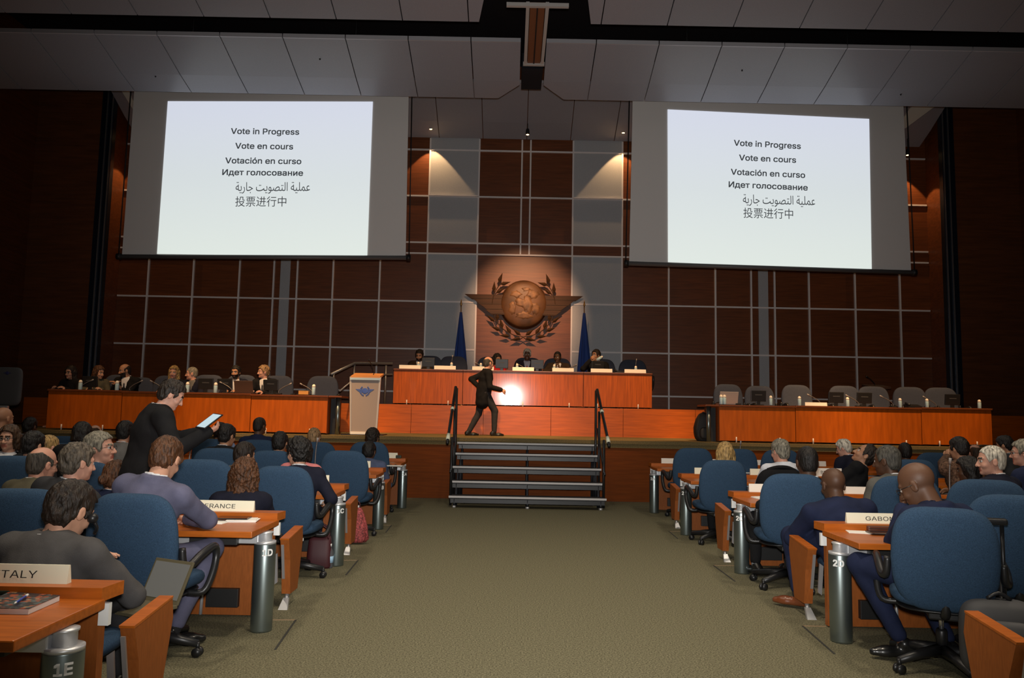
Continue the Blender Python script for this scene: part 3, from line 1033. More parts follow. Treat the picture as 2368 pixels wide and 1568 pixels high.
def delegate_desk(row, s, length, x_post, y_post, mark, panel_detail=True):
    side = 'left' if s < 0 else 'right'
    t = thing('delegate_desk', 'long brown delegate desk with round end post marked %s beside the aisle' % mark, 'desk', (x_post, y_post, 0), 0, 'delegate desks')
    X = lambda d: s * d                        # outward from the aisle
    MB().span((X(-.012), -.325, TZ - .04), (X(length), .26, TZ), wood_desk, .006).build('worktop', parent=t)
    m = MB().prism([(X(.0), .25, TZ - .01), (X(.0), .25, GZ), (X(-.015), .40, GZ), (X(-.015), .40, TZ - .01)], (X(length), 0, 0), wood_desk)
    m.build('ledge', parent=t)
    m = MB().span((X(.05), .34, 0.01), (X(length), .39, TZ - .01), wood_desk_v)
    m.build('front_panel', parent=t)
    if panel_detail:
        MB().span((X(.27), .30, .07), (X(.50), .345, .20), pcb, .004).build('socket_box', parent=t)
        MB().tube([(X(.53), .31, .20), (X(.525), .30, .17), (X(.53), .30, .02)], .012, silver, 8).build('hook', parent=t)
    MB().span((X(.16), -.10, TZ - .125), (X(.48), .0, TZ - .045), pcb, .004).build('power_module', parent=t)
    m = MB().prism([(X(.48), -.08, TZ - .05), (X(.48), -.08, TZ - .12), (X(.48), -.02, TZ - .155), (X(.48), .05, TZ - .155), (X(.48), .05, TZ - .145), (X(.48), -.01, TZ - .145), (X(.48), -.07, TZ - .115), (X(.48), -.07, TZ - .05)], (X(length - .6), 0, 0), silver)
    m.build('cable_tray', parent=t)
    MB().span((X(.03), -.06, TZ - .12), (X(.17), .02, TZ - .045), silver, .006).build('bracket', parent=t)
    MB().span((X(-.002), .31, TZ - .12), (X(.04), .335, TZ - .03), white_paint).build('edge_tag', parent=t)
    R = .072
    post = MB().lathe([(R * .97, 0), (R, .012), (R, .572), (R * .98, .578)], (0, 0, 0), post_metal, 40).build('end_post', parent=t)
    MB().lathe([(R * 1.0, .576), (R * 1.0, .592), (R * .6, .594)], (0, 0, 0), silver, 32).build('post_collar', parent=post)
    MB().lathe([(.044, .592), (.044, TZ - .058), (.050, TZ - .054), (.050, TZ - .045), (.02, TZ - .042)], (0, 0, 0), silver, 28).build('post_neck', parent=t)
    a0 = math.radians(-90 + (-s) * 30)
    RR = R + .0055

    def warp(p):
        a = a0 + p.x / RR
        return Vector((RR * math.cos(a), RR * math.sin(a), .525 + p.y))
    lettering('post_number', mark, .080, white_paint, None, post, bold=.0022, warp=warp)
    return t


for row, Ls, Rs in (('A', 7.0, 7.0), ('B', 6.2, 6.2), ('C', 5.0, 5.0), ('D', 3.8, 3.8), ('E', 2.4, None)):
    delegate_desk(row, -1, Ls, -1.95, ROWY[row], '1' + row)
    if Rs:
        delegate_desk(row, 1, Rs, 1.965, ROWY[row], '2' + row)

# fixed adviser seats built onto the far side of each desk
seat_black = mat('seat_shell_black', (.007, .007, .009), .6)
hinge = mat('hinge_plate', (.55, .56, .57), .35, metal=.7)


def fixed_seat(row, s, k, mark, has_arm):
    x = (-1.98 if s < 0 else 1.995) + s * (.06 + .36 + k * .78)
    y = ROWY[row] + .42
    if has_arm:
        lab = 'fixed adviser seat with wooden end arm on the far side of desk %s' % mark
    else:
        lab = 'fixed adviser seat on the far side of desk %s, seat %s in from the aisle' % (mark, ('second', 'third', 'fourth')[k - 1])
    t = thing('fixed_seat', lab, 'seat', (x, y, 0), 0, 'fixed adviser seats')
    MB().prism([(-.33, .0, .16), (-.33, .10, .16), (-.33, .05, .66), (-.33, .0, .66)], (.66, 0, 0), seat_black).build('back_shell', parent=t)
    S = pillow(lambda z: .27, .44, .10, n=32, power=3.6)
    MB().loft([[Vector((p.x, p.z + .33, .37 + p.y)) for p in r] for r in S], chair_blue).build('seat_cushion', parent=t)
    B = pillow(lambda z: .27, .36, .06, n=32, power=4)
    MB().loft([[Vector((p.x, .105 + p.y - p.z * .09, .51 + p.z * .8)) for p in r] for r in B], chair_blue).build('back_cushion', parent=t)
    MB().tube([(0, .2, 0), (0, .2, .33)], .03, seat_black, 10).build('pedestal', parent=t)
    if has_arm:
        w = -s * .40
        def A(px, py, pz):
            return (w + px * -s, py, pz)
        prof = [(.20, .10), (.16, .36), (.10, .52), (.48, .56), (.50, .46), (.40, .10)]
        ep = MB().prism([A(.0, py, pz) for py, pz in prof], (-s * .065, 0, 0), wood_desk_v).build('end_arm', parent=t)
        MB().prism([A(-.002, .095, .525), A(-.002, .485, .566), A(-.002, .482, .556), A(-.002, .098, .514)], (-s * .069, 0, 0), wood_desk).build('arm_cap', parent=ep)
        MB().prism([A(.012, .085, .48), A(.032, .085, .48), A(.032, .15, .22), A(.012, .15, .22)], (0, .012, 0), hinge).build('hinge_plate', parent=t)
        MB().prism([A(-.04, .08, .40), A(-.012, .08, .42), A(-.012, .12, .20), A(-.04, .12, .18)], (0, .015, 0), hinge).build('hinge_plate', parent=t)
        MB().tube([A(.035, .24, .12), A(.035, .21, .06), A(.035, .18, .0)], .016, hinge, 8).prism([A(.0, .12, 0), A(.07, .12, 0), A(.055, .20, .07), A(.015, .20, .07)], (0, .03, 0), hinge).build('foot', parent=t)
    return t


for row in 'EDCB':
    for s, mk in ((-1, '1'), (1, '2')):
        n_s = {'E': 2, 'D': 3 if s < 0 else 1, 'C': 3, 'B': 3}[row]
        for k in range(n_s):
            if row == 'E' and s > 0 and k > 0:
                continue
            fixed_seat(row, s, k, mk + row, k == 0)

# ------------------------------------------------------------------ people: one continuous body grown from a distance field
def V(*a):
    return np.array(a, dtype=np.float64)


def nrm(a):
    return a / (np.linalg.norm(a) + 1e-12)


class Field:
    "union of soft shapes sampled on a (non-uniform) grid"

    def __init__(s):
        s.p = []

    def cone(s, a, b, ra, rb, k=.02, sub=False):
        s.p.append(('c', np.array(a, float), np.array(b, float), ra, rb, k, sub))

    def econe(s, a, b, wa, wb, da, db, r, k=.03):
        s.p.append(('e', np.array(a, float), np.array(b, float), (wa, wb, da, db), np.array(r, float), k, False))

    def ell(s, c, rad, R=None, k=.02, sub=False):
        s.p.append(('l', np.array(c, float), np.array(rad, float), np.eye(3) if R is None else R, None, k, sub))

    def bounds(s):
        lo, hi = np.full(3, 1e9), np.full(3, -1e9)
        for q in s.p:
            if q[-1]:
                continue
            l, h = s.bb(q)
            lo, hi = np.minimum(lo, l), np.maximum(hi, h)
        return lo, hi

    @staticmethod
    def bb(q):
        if q[0] == 'c':
            r = max(q[3], q[4])
            return np.minimum(q[1], q[2]) - r, np.maximum(q[1], q[2]) + r
        if q[0] == 'e':
            r = max(q[3])
            return np.minimum(q[1], q[2]) - r, np.maximum(q[1], q[2]) + r
        r = q[2].max()
        return q[1] - r, q[1] + r

    def eval(s, ax):
        D = np.full([len(a) for a in ax], .25, np.float32)
        for q in s.p:
            k = q[-2]
            lo, hi = s.bb(q)
            m = .045 + k
            sl = []
            for i in range(3):
                i0, i1 = np.searchsorted(ax[i], lo[i] - m), np.searchsorted(ax[i], hi[i] + m)
                sl.append(slice(i0, i1))
            if any(x.stop <= x.start for x in sl):
                continue
            x, y, z = ax[0][sl[0]][:, None, None], ax[1][sl[1]][None, :, None], ax[2][sl[2]][None, None, :]
            if q[0] == 'l':
                R = q[3]
                dx, dy, dz = x - q[1][0], y - q[1][1], z - q[1][2]
                c = [(R[0, j] * dx + R[1, j] * dy + R[2, j] * dz) for j in range(3)]
                k0 = np.sqrt(sum((c[j] / q[2][j]) ** 2 for j in range(3)))
                k1 = np.sqrt(sum((c[j] / q[2][j] ** 2) ** 2 for j in range(3)))
                d = k0 * (k0 - 1) / (k1 + 1e-9)
            else:
                a, b = q[1], q[2]
                ab = b - a
                L2 = ab @ ab + 1e-12
                dx, dy, dz = x - a[0], y - a[1], z - a[2]
                t = np.clip((dx * ab[0] + dy * ab[1] + dz * ab[2]) / L2, 0, 1)
                px, py, pz = dx - t * ab[0], dy - t * ab[1], dz - t * ab[2]
                if q[0] == 'c':
                    d = np.sqrt(px * px + py * py + pz * pz) - (q[3] + (q[4] - q[3]) * t)
                else:
                    wa, wb, da, db = q[3]
                    r = q[4]
                    u = ab / math.sqrt(L2)
                    f = np.cross(u, r)
                    qr = px * r[0] + py * r[1] + pz * r[2]
                    qf = px * f[0] + py * f[1] + pz * f[2]
                    qu = px * u[0] + py * u[1] + pz * u[2]
                    w, dd = wa + (wb - wa) * t, da + (db - da) * t
                    mn = np.minimum(w, dd)
                    d = (np.sqrt((qr / w) ** 2 + (qf / dd) ** 2 + (qu / mn) ** 2) - 1) * mn
            cur = D[sl[0], sl[1], sl[2]]
            d = d.astype(np.float32)
            if q[-1]:
                d = -d
                h = np.clip(.5 + .5 * (d - cur) / k, 0, 1)
                D[sl[0], sl[1], sl[2]] = cur * (1 - h) + d * h + k * h * (1 - h)
            else:
                h = np.clip(.5 + .5 * (d - cur) / k, 0, 1)
                D[sl[0], sl[1], sl[2]] = d * (1 - h) + cur * h - k * h * (1 - h)
        return D


def axes(lo, hi, h, fine=()):
    "grid lines per axis; fine = [(lo, hi, h), ...] boxes that get a closer spacing"
    out = []
    for i in range(3):
        g = [np.arange(lo[i] - 2 * h, hi[i] + 2 * h, h)]
        for fl, fh, hf in fine:
            a, b = fl[i], fh[i]
            g = [x[(x < a - .3 * h) | (x > b + .3 * h)] for x in g] + [np.arange(a, b + hf, hf)]
        x = np.unique(np.concatenate(g))
        keep = np.concatenate([[True], np.diff(x) > 1e-3])
        out.append(x[keep].astype(np.float32))
    return out


def surface(D, ax):
    "surface nets"
    nx, ny, nz = D.shape
    S = D < 0
    cs = None
    acc = np.zeros((nx - 1, ny - 1, nz - 1, 3), np.float32)
    cnt = np.zeros((nx - 1, ny - 1, nz - 1), np.float32)
    X = [ax[0][:, None, None], ax[1][None, :, None], ax[2][None, None, :]]
    edges = []
    for a in range(3):
        lo = [slice(None)] * 3
        hi = [slice(None)] * 3
        lo[a] = slice(0, -1)
        hi[a] = slice(1, None)
        A, B = D[tuple(lo)], D[tuple(hi)]
        cross = S[tuple(lo)] != S[tuple(hi)]
        idx = np.argwhere(cross)
        if not len(idx):
            continue
        i, j, k = idx.T
        va, vb = A[i, j, k], B[i, j, k]
        t = va / (va - vb)
        P = np.stack([ax[0][i], ax[1][j], ax[2][k]], 1).astype(np.float32)
        ii = [i, j, k]
        P[:, a] += t * (ax[a][ii[a] + 1] - ax[a][ii[a]])
        b, c = (a + 1) % 3, (a + 2) % 3
        for db in (0, -1):
            for dc in (0, -1):
                q = [i.copy(), j.copy(), k.copy()]
                q[b] += db
                q[c] += dc
                ok = (q[b] >= 0) & (q[c] >= 0) & (q[b] < D.shape[b] - 1) & (q[c] < D.shape[c] - 1)
                np.add.at(acc, (q[0][ok], q[1][ok], q[2][ok]), P[ok])
                np.add.at(cnt, (q[0][ok], q[1][ok], q[2][ok]), 1)
        edges.append((a, b, c, idx, va < 0))
    vid = np.full(cnt.shape, -1, np.int64)
    act = cnt > 0
    vid[act] = np.arange(act.sum())
    verts = acc[act] / cnt[act][:, None]
    faces = []
    for a, b, c, idx, inside in edges:
        ok = (idx[:, b] > 0) & (idx[:, c] > 0) & (idx[:, b] < D.shape[b] - 1) & (idx[:, c] < D.shape[c] - 1)
        I, ins = idx[ok], inside[ok]
        q = []
        for db, dc in ((0, 0), (-1, 0), (-1, -1), (0, -1)):
            e = I.copy()
            e[:, b] += db
            e[:, c] += dc
            q.append(vid[e[:, 0], e[:, 1], e[:, 2]])
        q = np.stack(q, 1)
        q[~ins] = q[~ins][:, ::-1]
        faces.append(q)
    return verts, np.concatenate(faces) if faces else np.zeros((0, 4), np.int64)


def to_obj(name, verts, faces, mats, parent=None, mi=None, smooth_iter=0):
    me = bpy.data.meshes.new(name)
    n = len(faces)
    me.vertices.add(len(verts))
    me.vertices.foreach_set('co', np.ascontiguousarray(verts, np.float32).ravel())
    me.loops.add(n * 4)
    me.loops.foreach_set('vertex_index', faces.astype(np.int32).ravel())
    me.polygons.add(n)
    me.polygons.foreach_set('loop_start', np.arange(0, n * 4, 4, dtype=np.int32))
    me.polygons.foreach_set('loop_total', np.full(n, 4, np.int32))
    for m in mats:
        me.materials.append(m)
    if mi is not None:
        me.polygons.foreach_set('material_index', mi.astype(np.int32))
    me.polygons.foreach_set('use_smooth', np.ones(n, bool))
    me.update(calc_edges=True)
    o = bpy.data.objects.new(name, me)
    col.objects.link(o)
    if parent is not None:
        o.parent = parent
    return o


def wobble(P, sc, ph=0.0):
    x, y, z = P[:, 0] * sc + ph, P[:, 1] * sc + 1.7 * ph, P[:, 2] * sc - ph
    return (np.sin(x + 1.7 * np.sin(z * .8 + ph)) * np.sin(y + 1.3 * np.sin(x * .7)) + .5 * np.sin(2.1 * z + 1.3 * np.sin(1.9 * y)) * np.sin(1.8 * x)) / 1.5


def laplace(verts, faces, it, lam=.5):
    for _ in range(it):
        acc = np.zeros_like(verts)
        c = np.zeros(len(verts), np.float32)
        for i in range(4):
            a, b = faces[:, i], faces[:, (i + 1) % 4]
            np.add.at(acc, a, verts[b])
            np.add.at(acc, b, verts[a])
            np.add.at(c, a, 1)
            np.add.at(c, b, 1)
        verts = verts + lam * (acc / np.maximum(c, 1)[:, None] - verts)
    return verts


SKIN = {'light': (.56, .30, .20), 'pink': (.60, .31, .22), 'tan': (.42, .21, .12), 'brown': (.115, .054, .030), 'dark': (.085, .040, .022)}
HAIRC = {'black': (.010, .008, .007), 'dark': (.020, .013, .009), 'brown': (.050, .025, .012), 'auburn': (.075, .030, .012), 'greybrown': (.085, .068, .050), 'grey': (.22, .20, .155), 'white': (.52, .48, .40), 'blond': (.38, .24, .09), 'fair': (.30, .18, .085), 'darkgrey': (.06, .055, .045)}
CLOTH = {'black': (.009, .009, .010), 'charcoal': (.030, .030, .033), 'greysuit': (.075, .072, .072), 'navy': (.012, .017, .045), 'bluegrey': (.105, .105, .165), 'darknavy': (.010, .011, .022), 'olive': (.095, .085, .055),
         'white': (.62, .64, .70), 'pink': (.58, .19, .19), 'red': (.50, .02, .025), 'lightblue': (.22, .27, .40), 'midblue': (.07, .09, .16), 'greyjacket': (.105, .100, .088), 'brownsuit': (.035, .022, .014), 'pattern': (.10, .055, .035), 'midgrey': (.14, .135, .13), 'paleshirt': (.30, .27, .23)}
white_shirt = mat('white_shirt', (.66, .66, .68), .8, spec=.2)
eye_white = mat('eye_white', (.55, .52, .48), .3)
iris = mat('iris', (.02, .012, .008), .25)
shoe_black = mat('shoe_black', (.010, .010, .010), .3, coat=.3)
shoe_brown = mat('shoe_brown', (.16, .045, .015), .3, coat=.4)
sock_black = mat('sock_black', (.008, .008, .009), .9)
sock_grey = mat('sock_grey', (.20, .22, .25), .9)
glass_frame = mat('glasses_frame', (.012, .011, .011), .35)


def cloth_mat(c):
    return mat('cloth_' + c, CLOTH[c], .88, spec=.18, noise=(9 if c != 'pattern' else 45, .16 if c != 'pattern' else .8, I3), bump=(220, .18, I3))


def hair_mat(c):
    return mat('hair_' + c, HAIRC[c], .5, spec=.35, noise=(70, .75, (1, 1, .2)), bump=(90, 1.0, (1, 1, .2)))


def skin_mat(c):
    return mat('skin_' + c, SKIN[c], .5, spec=.35)


def lip_mat(c):
    k = SKIN[c]
    return mat('lips_' + c, (k[0] * .78, k[1] * .5, k[2] * .5), .45)


def poly_sd(y, z, poly):
    "signed distance to a polygon in the (y, z) plane, negative inside"
    d = np.full(y.shape, 1e9)
    ins = np.zeros(y.shape, bool)
    n = len(poly)
    for i in range(n):
        (ay, az), (by, bz) = poly[i], poly[(i + 1) % n]
        ey, ez = by - ay, bz - az
        wy, wz = y - ay, z - az
        t = np.clip((wy * ey + wz * ez) / (ey * ey + ez * ez), 0, 1)
        d = np.minimum(d, (wy - t * ey) ** 2 + (wz - t * ez) ** 2)
        c = ((az > z) != (bz > z)) & (y < (by - ay) * (z - az) / (bz - az + 1e-12) + ay)
        ins ^= c
    d = np.sqrt(d)
    return np.where(ins, -d, d)


HAIR_POLY = {
    'short': [(.090, .078), (.060, .060), (.046, .030), (.034, -.020), (.020, -.022), (.012, .012), (-.018, .012), (-.030, -.030), (-.045, -.085), (-.15, -.085), (-.16, .10), (-.08, .20), (.10, .20), (.13, .10)],
    'receding': [(.045, .115), (.050, .060), (.040, .030), (.034, -.015), (.020, -.018), (.012, .012), (-.018, .012), (-.030, -.030), (-.045, -.080), (-.15, -.080), (-.16, .10), (-.08, .20), (.04, .20)],
    'ring': [(.030, .035), (.030, -.010), (.018, -.014), (.010, .014), (-.018, .014), (-.030, -.030), (-.045, -.080), (-.15, -.080), (-.16, .050), (-.060, .085), (-.03, .065)],
    'buzz': [(.080, .080), (.056, .060), (.046, .030), (.030, -.010), (.012, .012), (-.018, .012), (-.030, -.030), (-.045, -.075), (-.15, -.075), (-.16, .10), (-.08, .20), (.10, .20)],
    'long': [(.088, .080), (.060, .070), (.052, .030), (.046, -.060), (.040, -.26), (-.22, -.26), (-.22, .10), (-.08, .22), (.10, .22), (.13, .10)],
    'bob': [(.088, .080), (.060, .066), (.050, .020), (.044, -.110), (-.20, -.115), (-.20, .10), (-.08, .22), (.10, .22), (.13, .10)],
    'bun': [(.090, .078), (.056, .060), (.040, .015), (.012, .010), (-.018, .000), (-.030, -.040), (-.045, -.090), (-.25, -.090), (-.25, .10), (-.08, .20), (.10, .20), (.13, .10)],
}


def hand(Fd, W, d, n, side, curl=.5, k=.008, sc=1.0, spread=0.0):
    "palm, four bent fingers and a thumb; d = along the fingers, n = out of the palm"
    d = nrm(d)
    n = nrm(n - d * (n @ d))
    a = np.cross(d, n) * side                      # towards the thumb side
    R = np.stack([a, d, n], 1)
    Fd.ell(W + d * .045 * sc, (.040 * sc, .054 * sc, .018 * sc), R, k=.012)
    for i in range(4):
        base = W + d * (.082 - .006 * abs(i - 1)) * sc + a * (.030 - .020 * i) * sc
        L = (.070, .080, .074, .058)[i] * sc
        dirv = nrm(d + a * (.10 - .07 * i) * (1 + spread))
        p = base - dirv * .012
        for j, fr in enumerate((.44, .32, .24)):
            ang = curl * (.75, 1.0, .8)[j] * (1 if j == 0 else 1)
            c, s_ = math.cos(ang), math.sin(ang)
            dirv = nrm(dirv * c + n * s_)
            n2 = nrm(n - dirv * (n @ dirv))
            q = p + dirv * L * fr * 1.08
            Fd.cone(p, q, (.0098 - .0008 * j) * sc, (.0094 - .0010 * j) * sc, k=.004)
            p = q
    p = W + d * .020 * sc + a * .030 * sc
    t1 = nrm(d * .55 + a * .75 + n * .35)
    q = p + t1 * .042 * sc
    t2 = nrm(d * .85 + a * .25 + n * .45)
    Fd.cone(p, q, .0135 * sc, .0115 * sc, k=.008)
    Fd.cone(q, q + t2 * .034 * sc, .0112 * sc, .0088 * sc, k=.005)


def ik(S, T, l1, l2, pole):
    v = T - S
    L = np.linalg.norm(v)
    Lc = min(L, (l1 + l2) * .995)
    u = v / (L + 1e-9)
    T2 = S + u * Lc
    a = (l1 * l1 - l2 * l2 + Lc * Lc) / (2 * Lc)
    h = math.sqrt(max(0, l1 * l1 - a * a))
    p = pole - u * (pole @ u)
    return S + u * a + nrm(p) * h, T2


def person(lab, head, yaw=0.0, hyaw=None, pitch=.15, roll=0.0, floor=0.0, seat=.43, pose='sit', lean=.12, side_lean=0.0, skin='light', hair=('short', 'dark'), top='charcoal', shirt='white', front=False,
           tie=None, legs=None, shoe='black', sock='black', glasses=False, hs=1.06, bw=1.06, hands=('lap', 'lap'), near=False, fine_hands=False, group='delegates seated in the hall', poles=(None, None), curl=(.5, .5),
           palm=(None, None), fdir=(None, None), feet=None, knees=None, jacket_len=None, moustache=None, headphones=False, hipz=None, sleeves=True, free=False):
    """head = (u, v, Y): centre of the head as seen in the photo, at distance Y. yaw: direction the body faces (0 = to the stage, +pi/2 = to the right)."""
    if hyaw is None:
        hyaw = yaw
    py = None
    if group == 'delegates seated in the hall' and pose == 'sit' and not free:
        # snap to the nearest row of seats: swivel chair or fixed adviser seat
        py = min([ROWY[k] - .53 for k in 'ABCD'] + [ROWY[k] + .74 for k in 'BCDE'], key=lambda c: abs(c + .13 - head[2]))
        head = (head[0], head[1], py + max(.02, lean) + .02)
    H = np.array(at(*head))
    f = V(math.sin(yaw), math.cos(yaw), 0)
    r = V(math.cos(yaw), -math.sin(yaw), 0)
    up = V(0, 0, 1)
    # head frame
    hf0 = V(math.sin(hyaw), math.cos(hyaw), 0)
    hx = V(math.cos(hyaw), -math.sin(hyaw), 0)
    hy = nrm(hf0 * math.cos(pitch) - up * math.sin(pitch))
    hz = nrm(up * math.cos(pitch) + hf0 * math.sin(pitch))
    if roll:
        hx, hz = nrm(hx * math.cos(roll) + hz * math.sin(roll)), nrm(hz * math.cos(roll) - hx * math.sin(roll))
    HR = np.stack([hx, hy, hz], 1)
    N = H - hz * .148 * hs - hy * .028 * hs - up * .012
    if pose == 'sit':
        P = V(N[0], N[1], floor + seat + .105) - f * lean + r * side_lean
        if hipz:
            P[2] = hipz
    else:
        P = V(N[0], N[1], floor + (hipz or .90)) - f * lean + r * side_lean
    if py is not None:
        P[1] = py
    org = V(P[0], P[1], floor)
    N, P, H = N - org, P - org, H - org
    u = nrm(N - P)
    L = np.linalg.norm(N - P)
    r2 = nrm(r - u * (r @ u))
    ft = np.cross(u, r2)
    b = bw
    fl = 0.0

    def T(t, x=0., y=0.):
        return P + u * (L * t) + r2 * x + ft * y

    def torso(Fd, e):
        for t0, t1, w0, w1, d0, d1 in ((-.10, .12, .160, .165, .125, .122), (.12, .38, .165, .150, .122, .112), (.38, .66, .150, .168, .112, .122), (.66, .84, .168, .155, .122, .100), (.84, .95, .150, .075, .098, .066)):
            Fd.econe(T(t0), T(t1), w0 * b + e, w1 * b + e, d0 * b + e, d1 * b + e, r2, k=.035)
        Fd.econe(T(.895, -.165 * b, -.005), T(.895, .165 * b, -.005), .060 + e, .060 + e, .058 + e, .058 + e, ft, k=.03)

    S = [T(.87, -.185 * b, .0), T(.87, .185 * b, .0)]
    presets = {'lap': (.10, .36, .12), 'desk': (.13, .44, .185), 'table': (.12, .42, .20), 'side': (.26, .06, -.02), 'down': (.24, .03, -.05)}
    EL, HN = [], []
    for i, sg in enumerate((-1, 1)):
        hd = hands[i]
        if isinstance(hd, str):
            x, y, z = presets[hd]
            tgt = P * V(1, 1, 0) + V(0, 0, P[2]) + r * sg * x + f * y + up * z
        elif len(hd) == 4:                       # pixel + distance
            tgt = np.array(at(hd[0], hd[1], hd[2])) - org
        else:
            tgt = P + r * hd[0] + f * hd[1] + up * hd[2]
        pole = poles[i] if poles[i] is not None else (-up * .75 - f * .35 + r * sg * .55)
        if poles[i] is not None:
            pole = r * pole[0] + f * pole[1] + up * pole[2]
        E, Wr = ik(S[i], tgt, .285 * min(b, 1.1), .255 * min(b, 1.1), pole)
        EL.append(E)
        HN.append(Wr)

    def arms(Fd, e, to_wrist=1.0):
        for i, sg in enumerate((-1, 1)):
            Fd.cone(T(.87, sg * .10 * b), S[i], .060 + e, .062 + e, k=.03)
            Fd.cone(S[i], EL[i], .056 * b + e, .044 * b + e, k=.025)
            w = EL[i] + (HN[i] - EL[i]) * to_wrist
            Fd.cone(EL[i], w, .043 * b + e, (.031 if to_wrist >= 1 else .034) * b + e, k=.015)

    # legs
    hip = [P - u * .02 + r * (-.088) * b, P - u * .02 + r * .088 * b]
    KN, AN, TO = [], [], []
    for i, sg in enumerate((-1, 1)):
        if pose == 'sit':
            K = P * V(1, 1, 0) + up * (seat + .085) + f * .43 + r * sg * .13
            A = K * V(1, 1, 0) + up * .09 + f * .02
            if knees and knees[i]:
                K = P + r * knees[i][0] + f * knees[i][1] + up * knees[i][2]
            if feet and feet[i]:
                A = P + r * feet[i][0] + f * feet[i][1] + up * feet[i][2]
        else:
            A = (P * V(1, 1, 0) + r * sg * .09 + up * .085)
            if feet and feet[i]:
                A = P * V(1, 1, 0) + r * feet[i][0] + f * feet[i][1] + up * feet[i][2]
            K, A = ik(hip[i], A, (P[2] - .06) * .515, (P[2] - .06) * .50, f)
        td = f if not (feet and feet[i] and len(feet[i]) > 3) else nrm(f * math.cos(feet[i][3]) + r * math.sin(feet[i][3]))
        KN.append(K)
        AN.append(A)
        TO.append(A + td * .155 - up * .060)

    def legs_f(Fd, e, cut=1.0):
        for i in range(2):
            Fd.cone(hip[i], KN[i], .083 * b + e, .058 * b + e, k=.03)
            Fd.cone(KN[i], KN[i] + (AN[i] - KN[i]) * cut, .056 * b + e, .040 + e if cut < 1 else .036 + e, k=.015)

    def hp(x, y, z):
        return H + (hx * x + hy * y + hz * z) * hs

    # ---- body
    B = Field()
    torso(B, -.014)
    arms(B, -.010)
    legs_f(B, -.012)
    for i in range(2):
        heel = AN[i] - nrm(TO[i] - AN[i]) * .035 * V(1, 1, 0) - up * .05
        B.cone(heel, TO[i], .026, .020, k=.02)
        B.cone(AN[i], heel + up * .02, .032, .028, k=.02)
    hsc = 1.0 * hs
    hdirs = []
    for i, sg in enumerate((-1, 1)):
        d = nrm(HN[i] - EL[i])
        if fdir[i] is not None:
            d = nrm(r * fdir[i][0] + f * fdir[i][1] + up * fdir[i][2])
        pn = palm[i]
        n = (-up * .8 - r * sg * .6) if pn is None else (r * pn[0] + f * pn[1] + up * pn[2])
        hand(B, HN[i], d, n, -1 if i == 1 else 1, curl[i], sc=hsc * .98)
        hdirs.append(d)
    B.cone(hp(0, -.022, -.055), N - u * .03, .054 * hs, .060 * hs, k=.025)
    B.ell(hp(0, -.014, .034), V(.076, .099, .090) * hs, HR, k=.02)
    B.ell(hp(0, .026, -.022), V(.061, .068, .088) * hs, HR, k=.02)
    B.ell(hp(0, .032, -.078), V(.047, .052, .040) * hs, HR, k=.02)
    B.ell(hp(0, .074, -.098), V(.020, .018, .017) * hs, HR, k=.015)
    B.cone(hp(0, .088, .008), hp(0, .110, -.036), .0085 * hs, .0125 * hs, k=.010)
    for sx in (-1, 1):
        B.ell(hp(sx * .036, .062, -.036), V(.024, .022, .022) * hs, HR, k=.015)
        B.ell(hp(sx * .017, .098, -.040), V(.009, .010, .008) * hs, HR, k=.006)
        B.cone(hp(sx * .012, .088, .024), hp(sx * .046, .072, .026), .010 * hs, .009 * hs, k=.010)
        B.ell(hp(sx * .031, .096, .002), V(.014, .012, .010) * hs, HR, k=.008, sub=True)
        B.ell(hp(sx * .031, .076, .002), V(.0135, .0135, .0125) * hs, HR, k=.003)
        B.ell(hp(sx * .080, -.010, -.010), V(.010, .021, .033) * hs, HR, k=.006)
        B.ell(hp(sx * .091, -.004, -.010), V(.006, .010, .018) * hs, HR, k=.005, sub=True)
    B.cone(hp(-.020, .084, -.064), hp(.020, .084, -.064), .0075 * hs, .0075 * hs, k=.006)
    B.cone(hp(-.016, .082, -.075), hp(.016, .082, -.075), .008 * hs, .008 * hs, k=.006)
    B.ell(hp(0, .096, -.0695), V(.024, .006, .0016) * hs, HR, k=.003, sub=True)
    lo, hi = B.bounds()
    hh = .0062 if near else .0088
    fine = [(H - .155 * hs, H + .155 * hs, hh)]
    hf = .0055 if fine_hands else .0098
    hsz = .11 * hs
    for i in range(2):
        c = HN[i] + hdirs[i] * .07
        fine.append((c - hsz, c + hsz, hf))
    fine.sort(key=lambda q: -q[2])
    ax = axes(lo, hi, .021, fine)
    vs, fs = surface(B.eval(ax), ax)
    vs = laplace(vs, fs, 1, .4)
    # face colours
    q = (vs - H) @ HR / hs
    mi_v = np.zeros(len(vs), int)
    for sx in (-1, 1):
        de = np.sqrt((q[:, 0] - sx * .031) ** 2 + (q[:, 2] - .002) ** 2)
        fr = q[:, 1] > .070
        mi_v[(de < .0125) & (np.abs(q[:, 2] - .002) < .0075) & fr & (q[:, 1] < .0905)] = 2
        mi_v[(de < .0062) & fr & (q[:, 1] < .0925)] = 3
        mi_v[(np.abs(q[:, 2] - .027 + .1 * (np.abs(q[:, 0]) - .03) ** 2) < .0052) & (np.abs(q[:, 0] - sx * .030) < .020) & (q[:, 1] > .060)] = 4
    mi_v[(np.abs(q[:, 0]) < .024) & (q[:, 2] < -.060) & (q[:, 2] > -.081) & (q[:, 1] > .083)] = 1
    if moustache:
        mi_v[(np.abs(q[:, 0]) < .030) & (q[:, 2] < -.047) & (q[:, 2] > -.060) & (q[:, 1] > .075)] = 4
        if moustache == 'beard':
            mi_v[(q[:, 2] < -.055 + .3 * np.abs(q[:, 0])) & (q[:, 2] > -.125) & (q[:, 1] > .012) & ~((np.abs(q[:, 0]) < .022) & (q[:, 2] > -.080))] = 4
    fm = mi_v[fs].max(1)
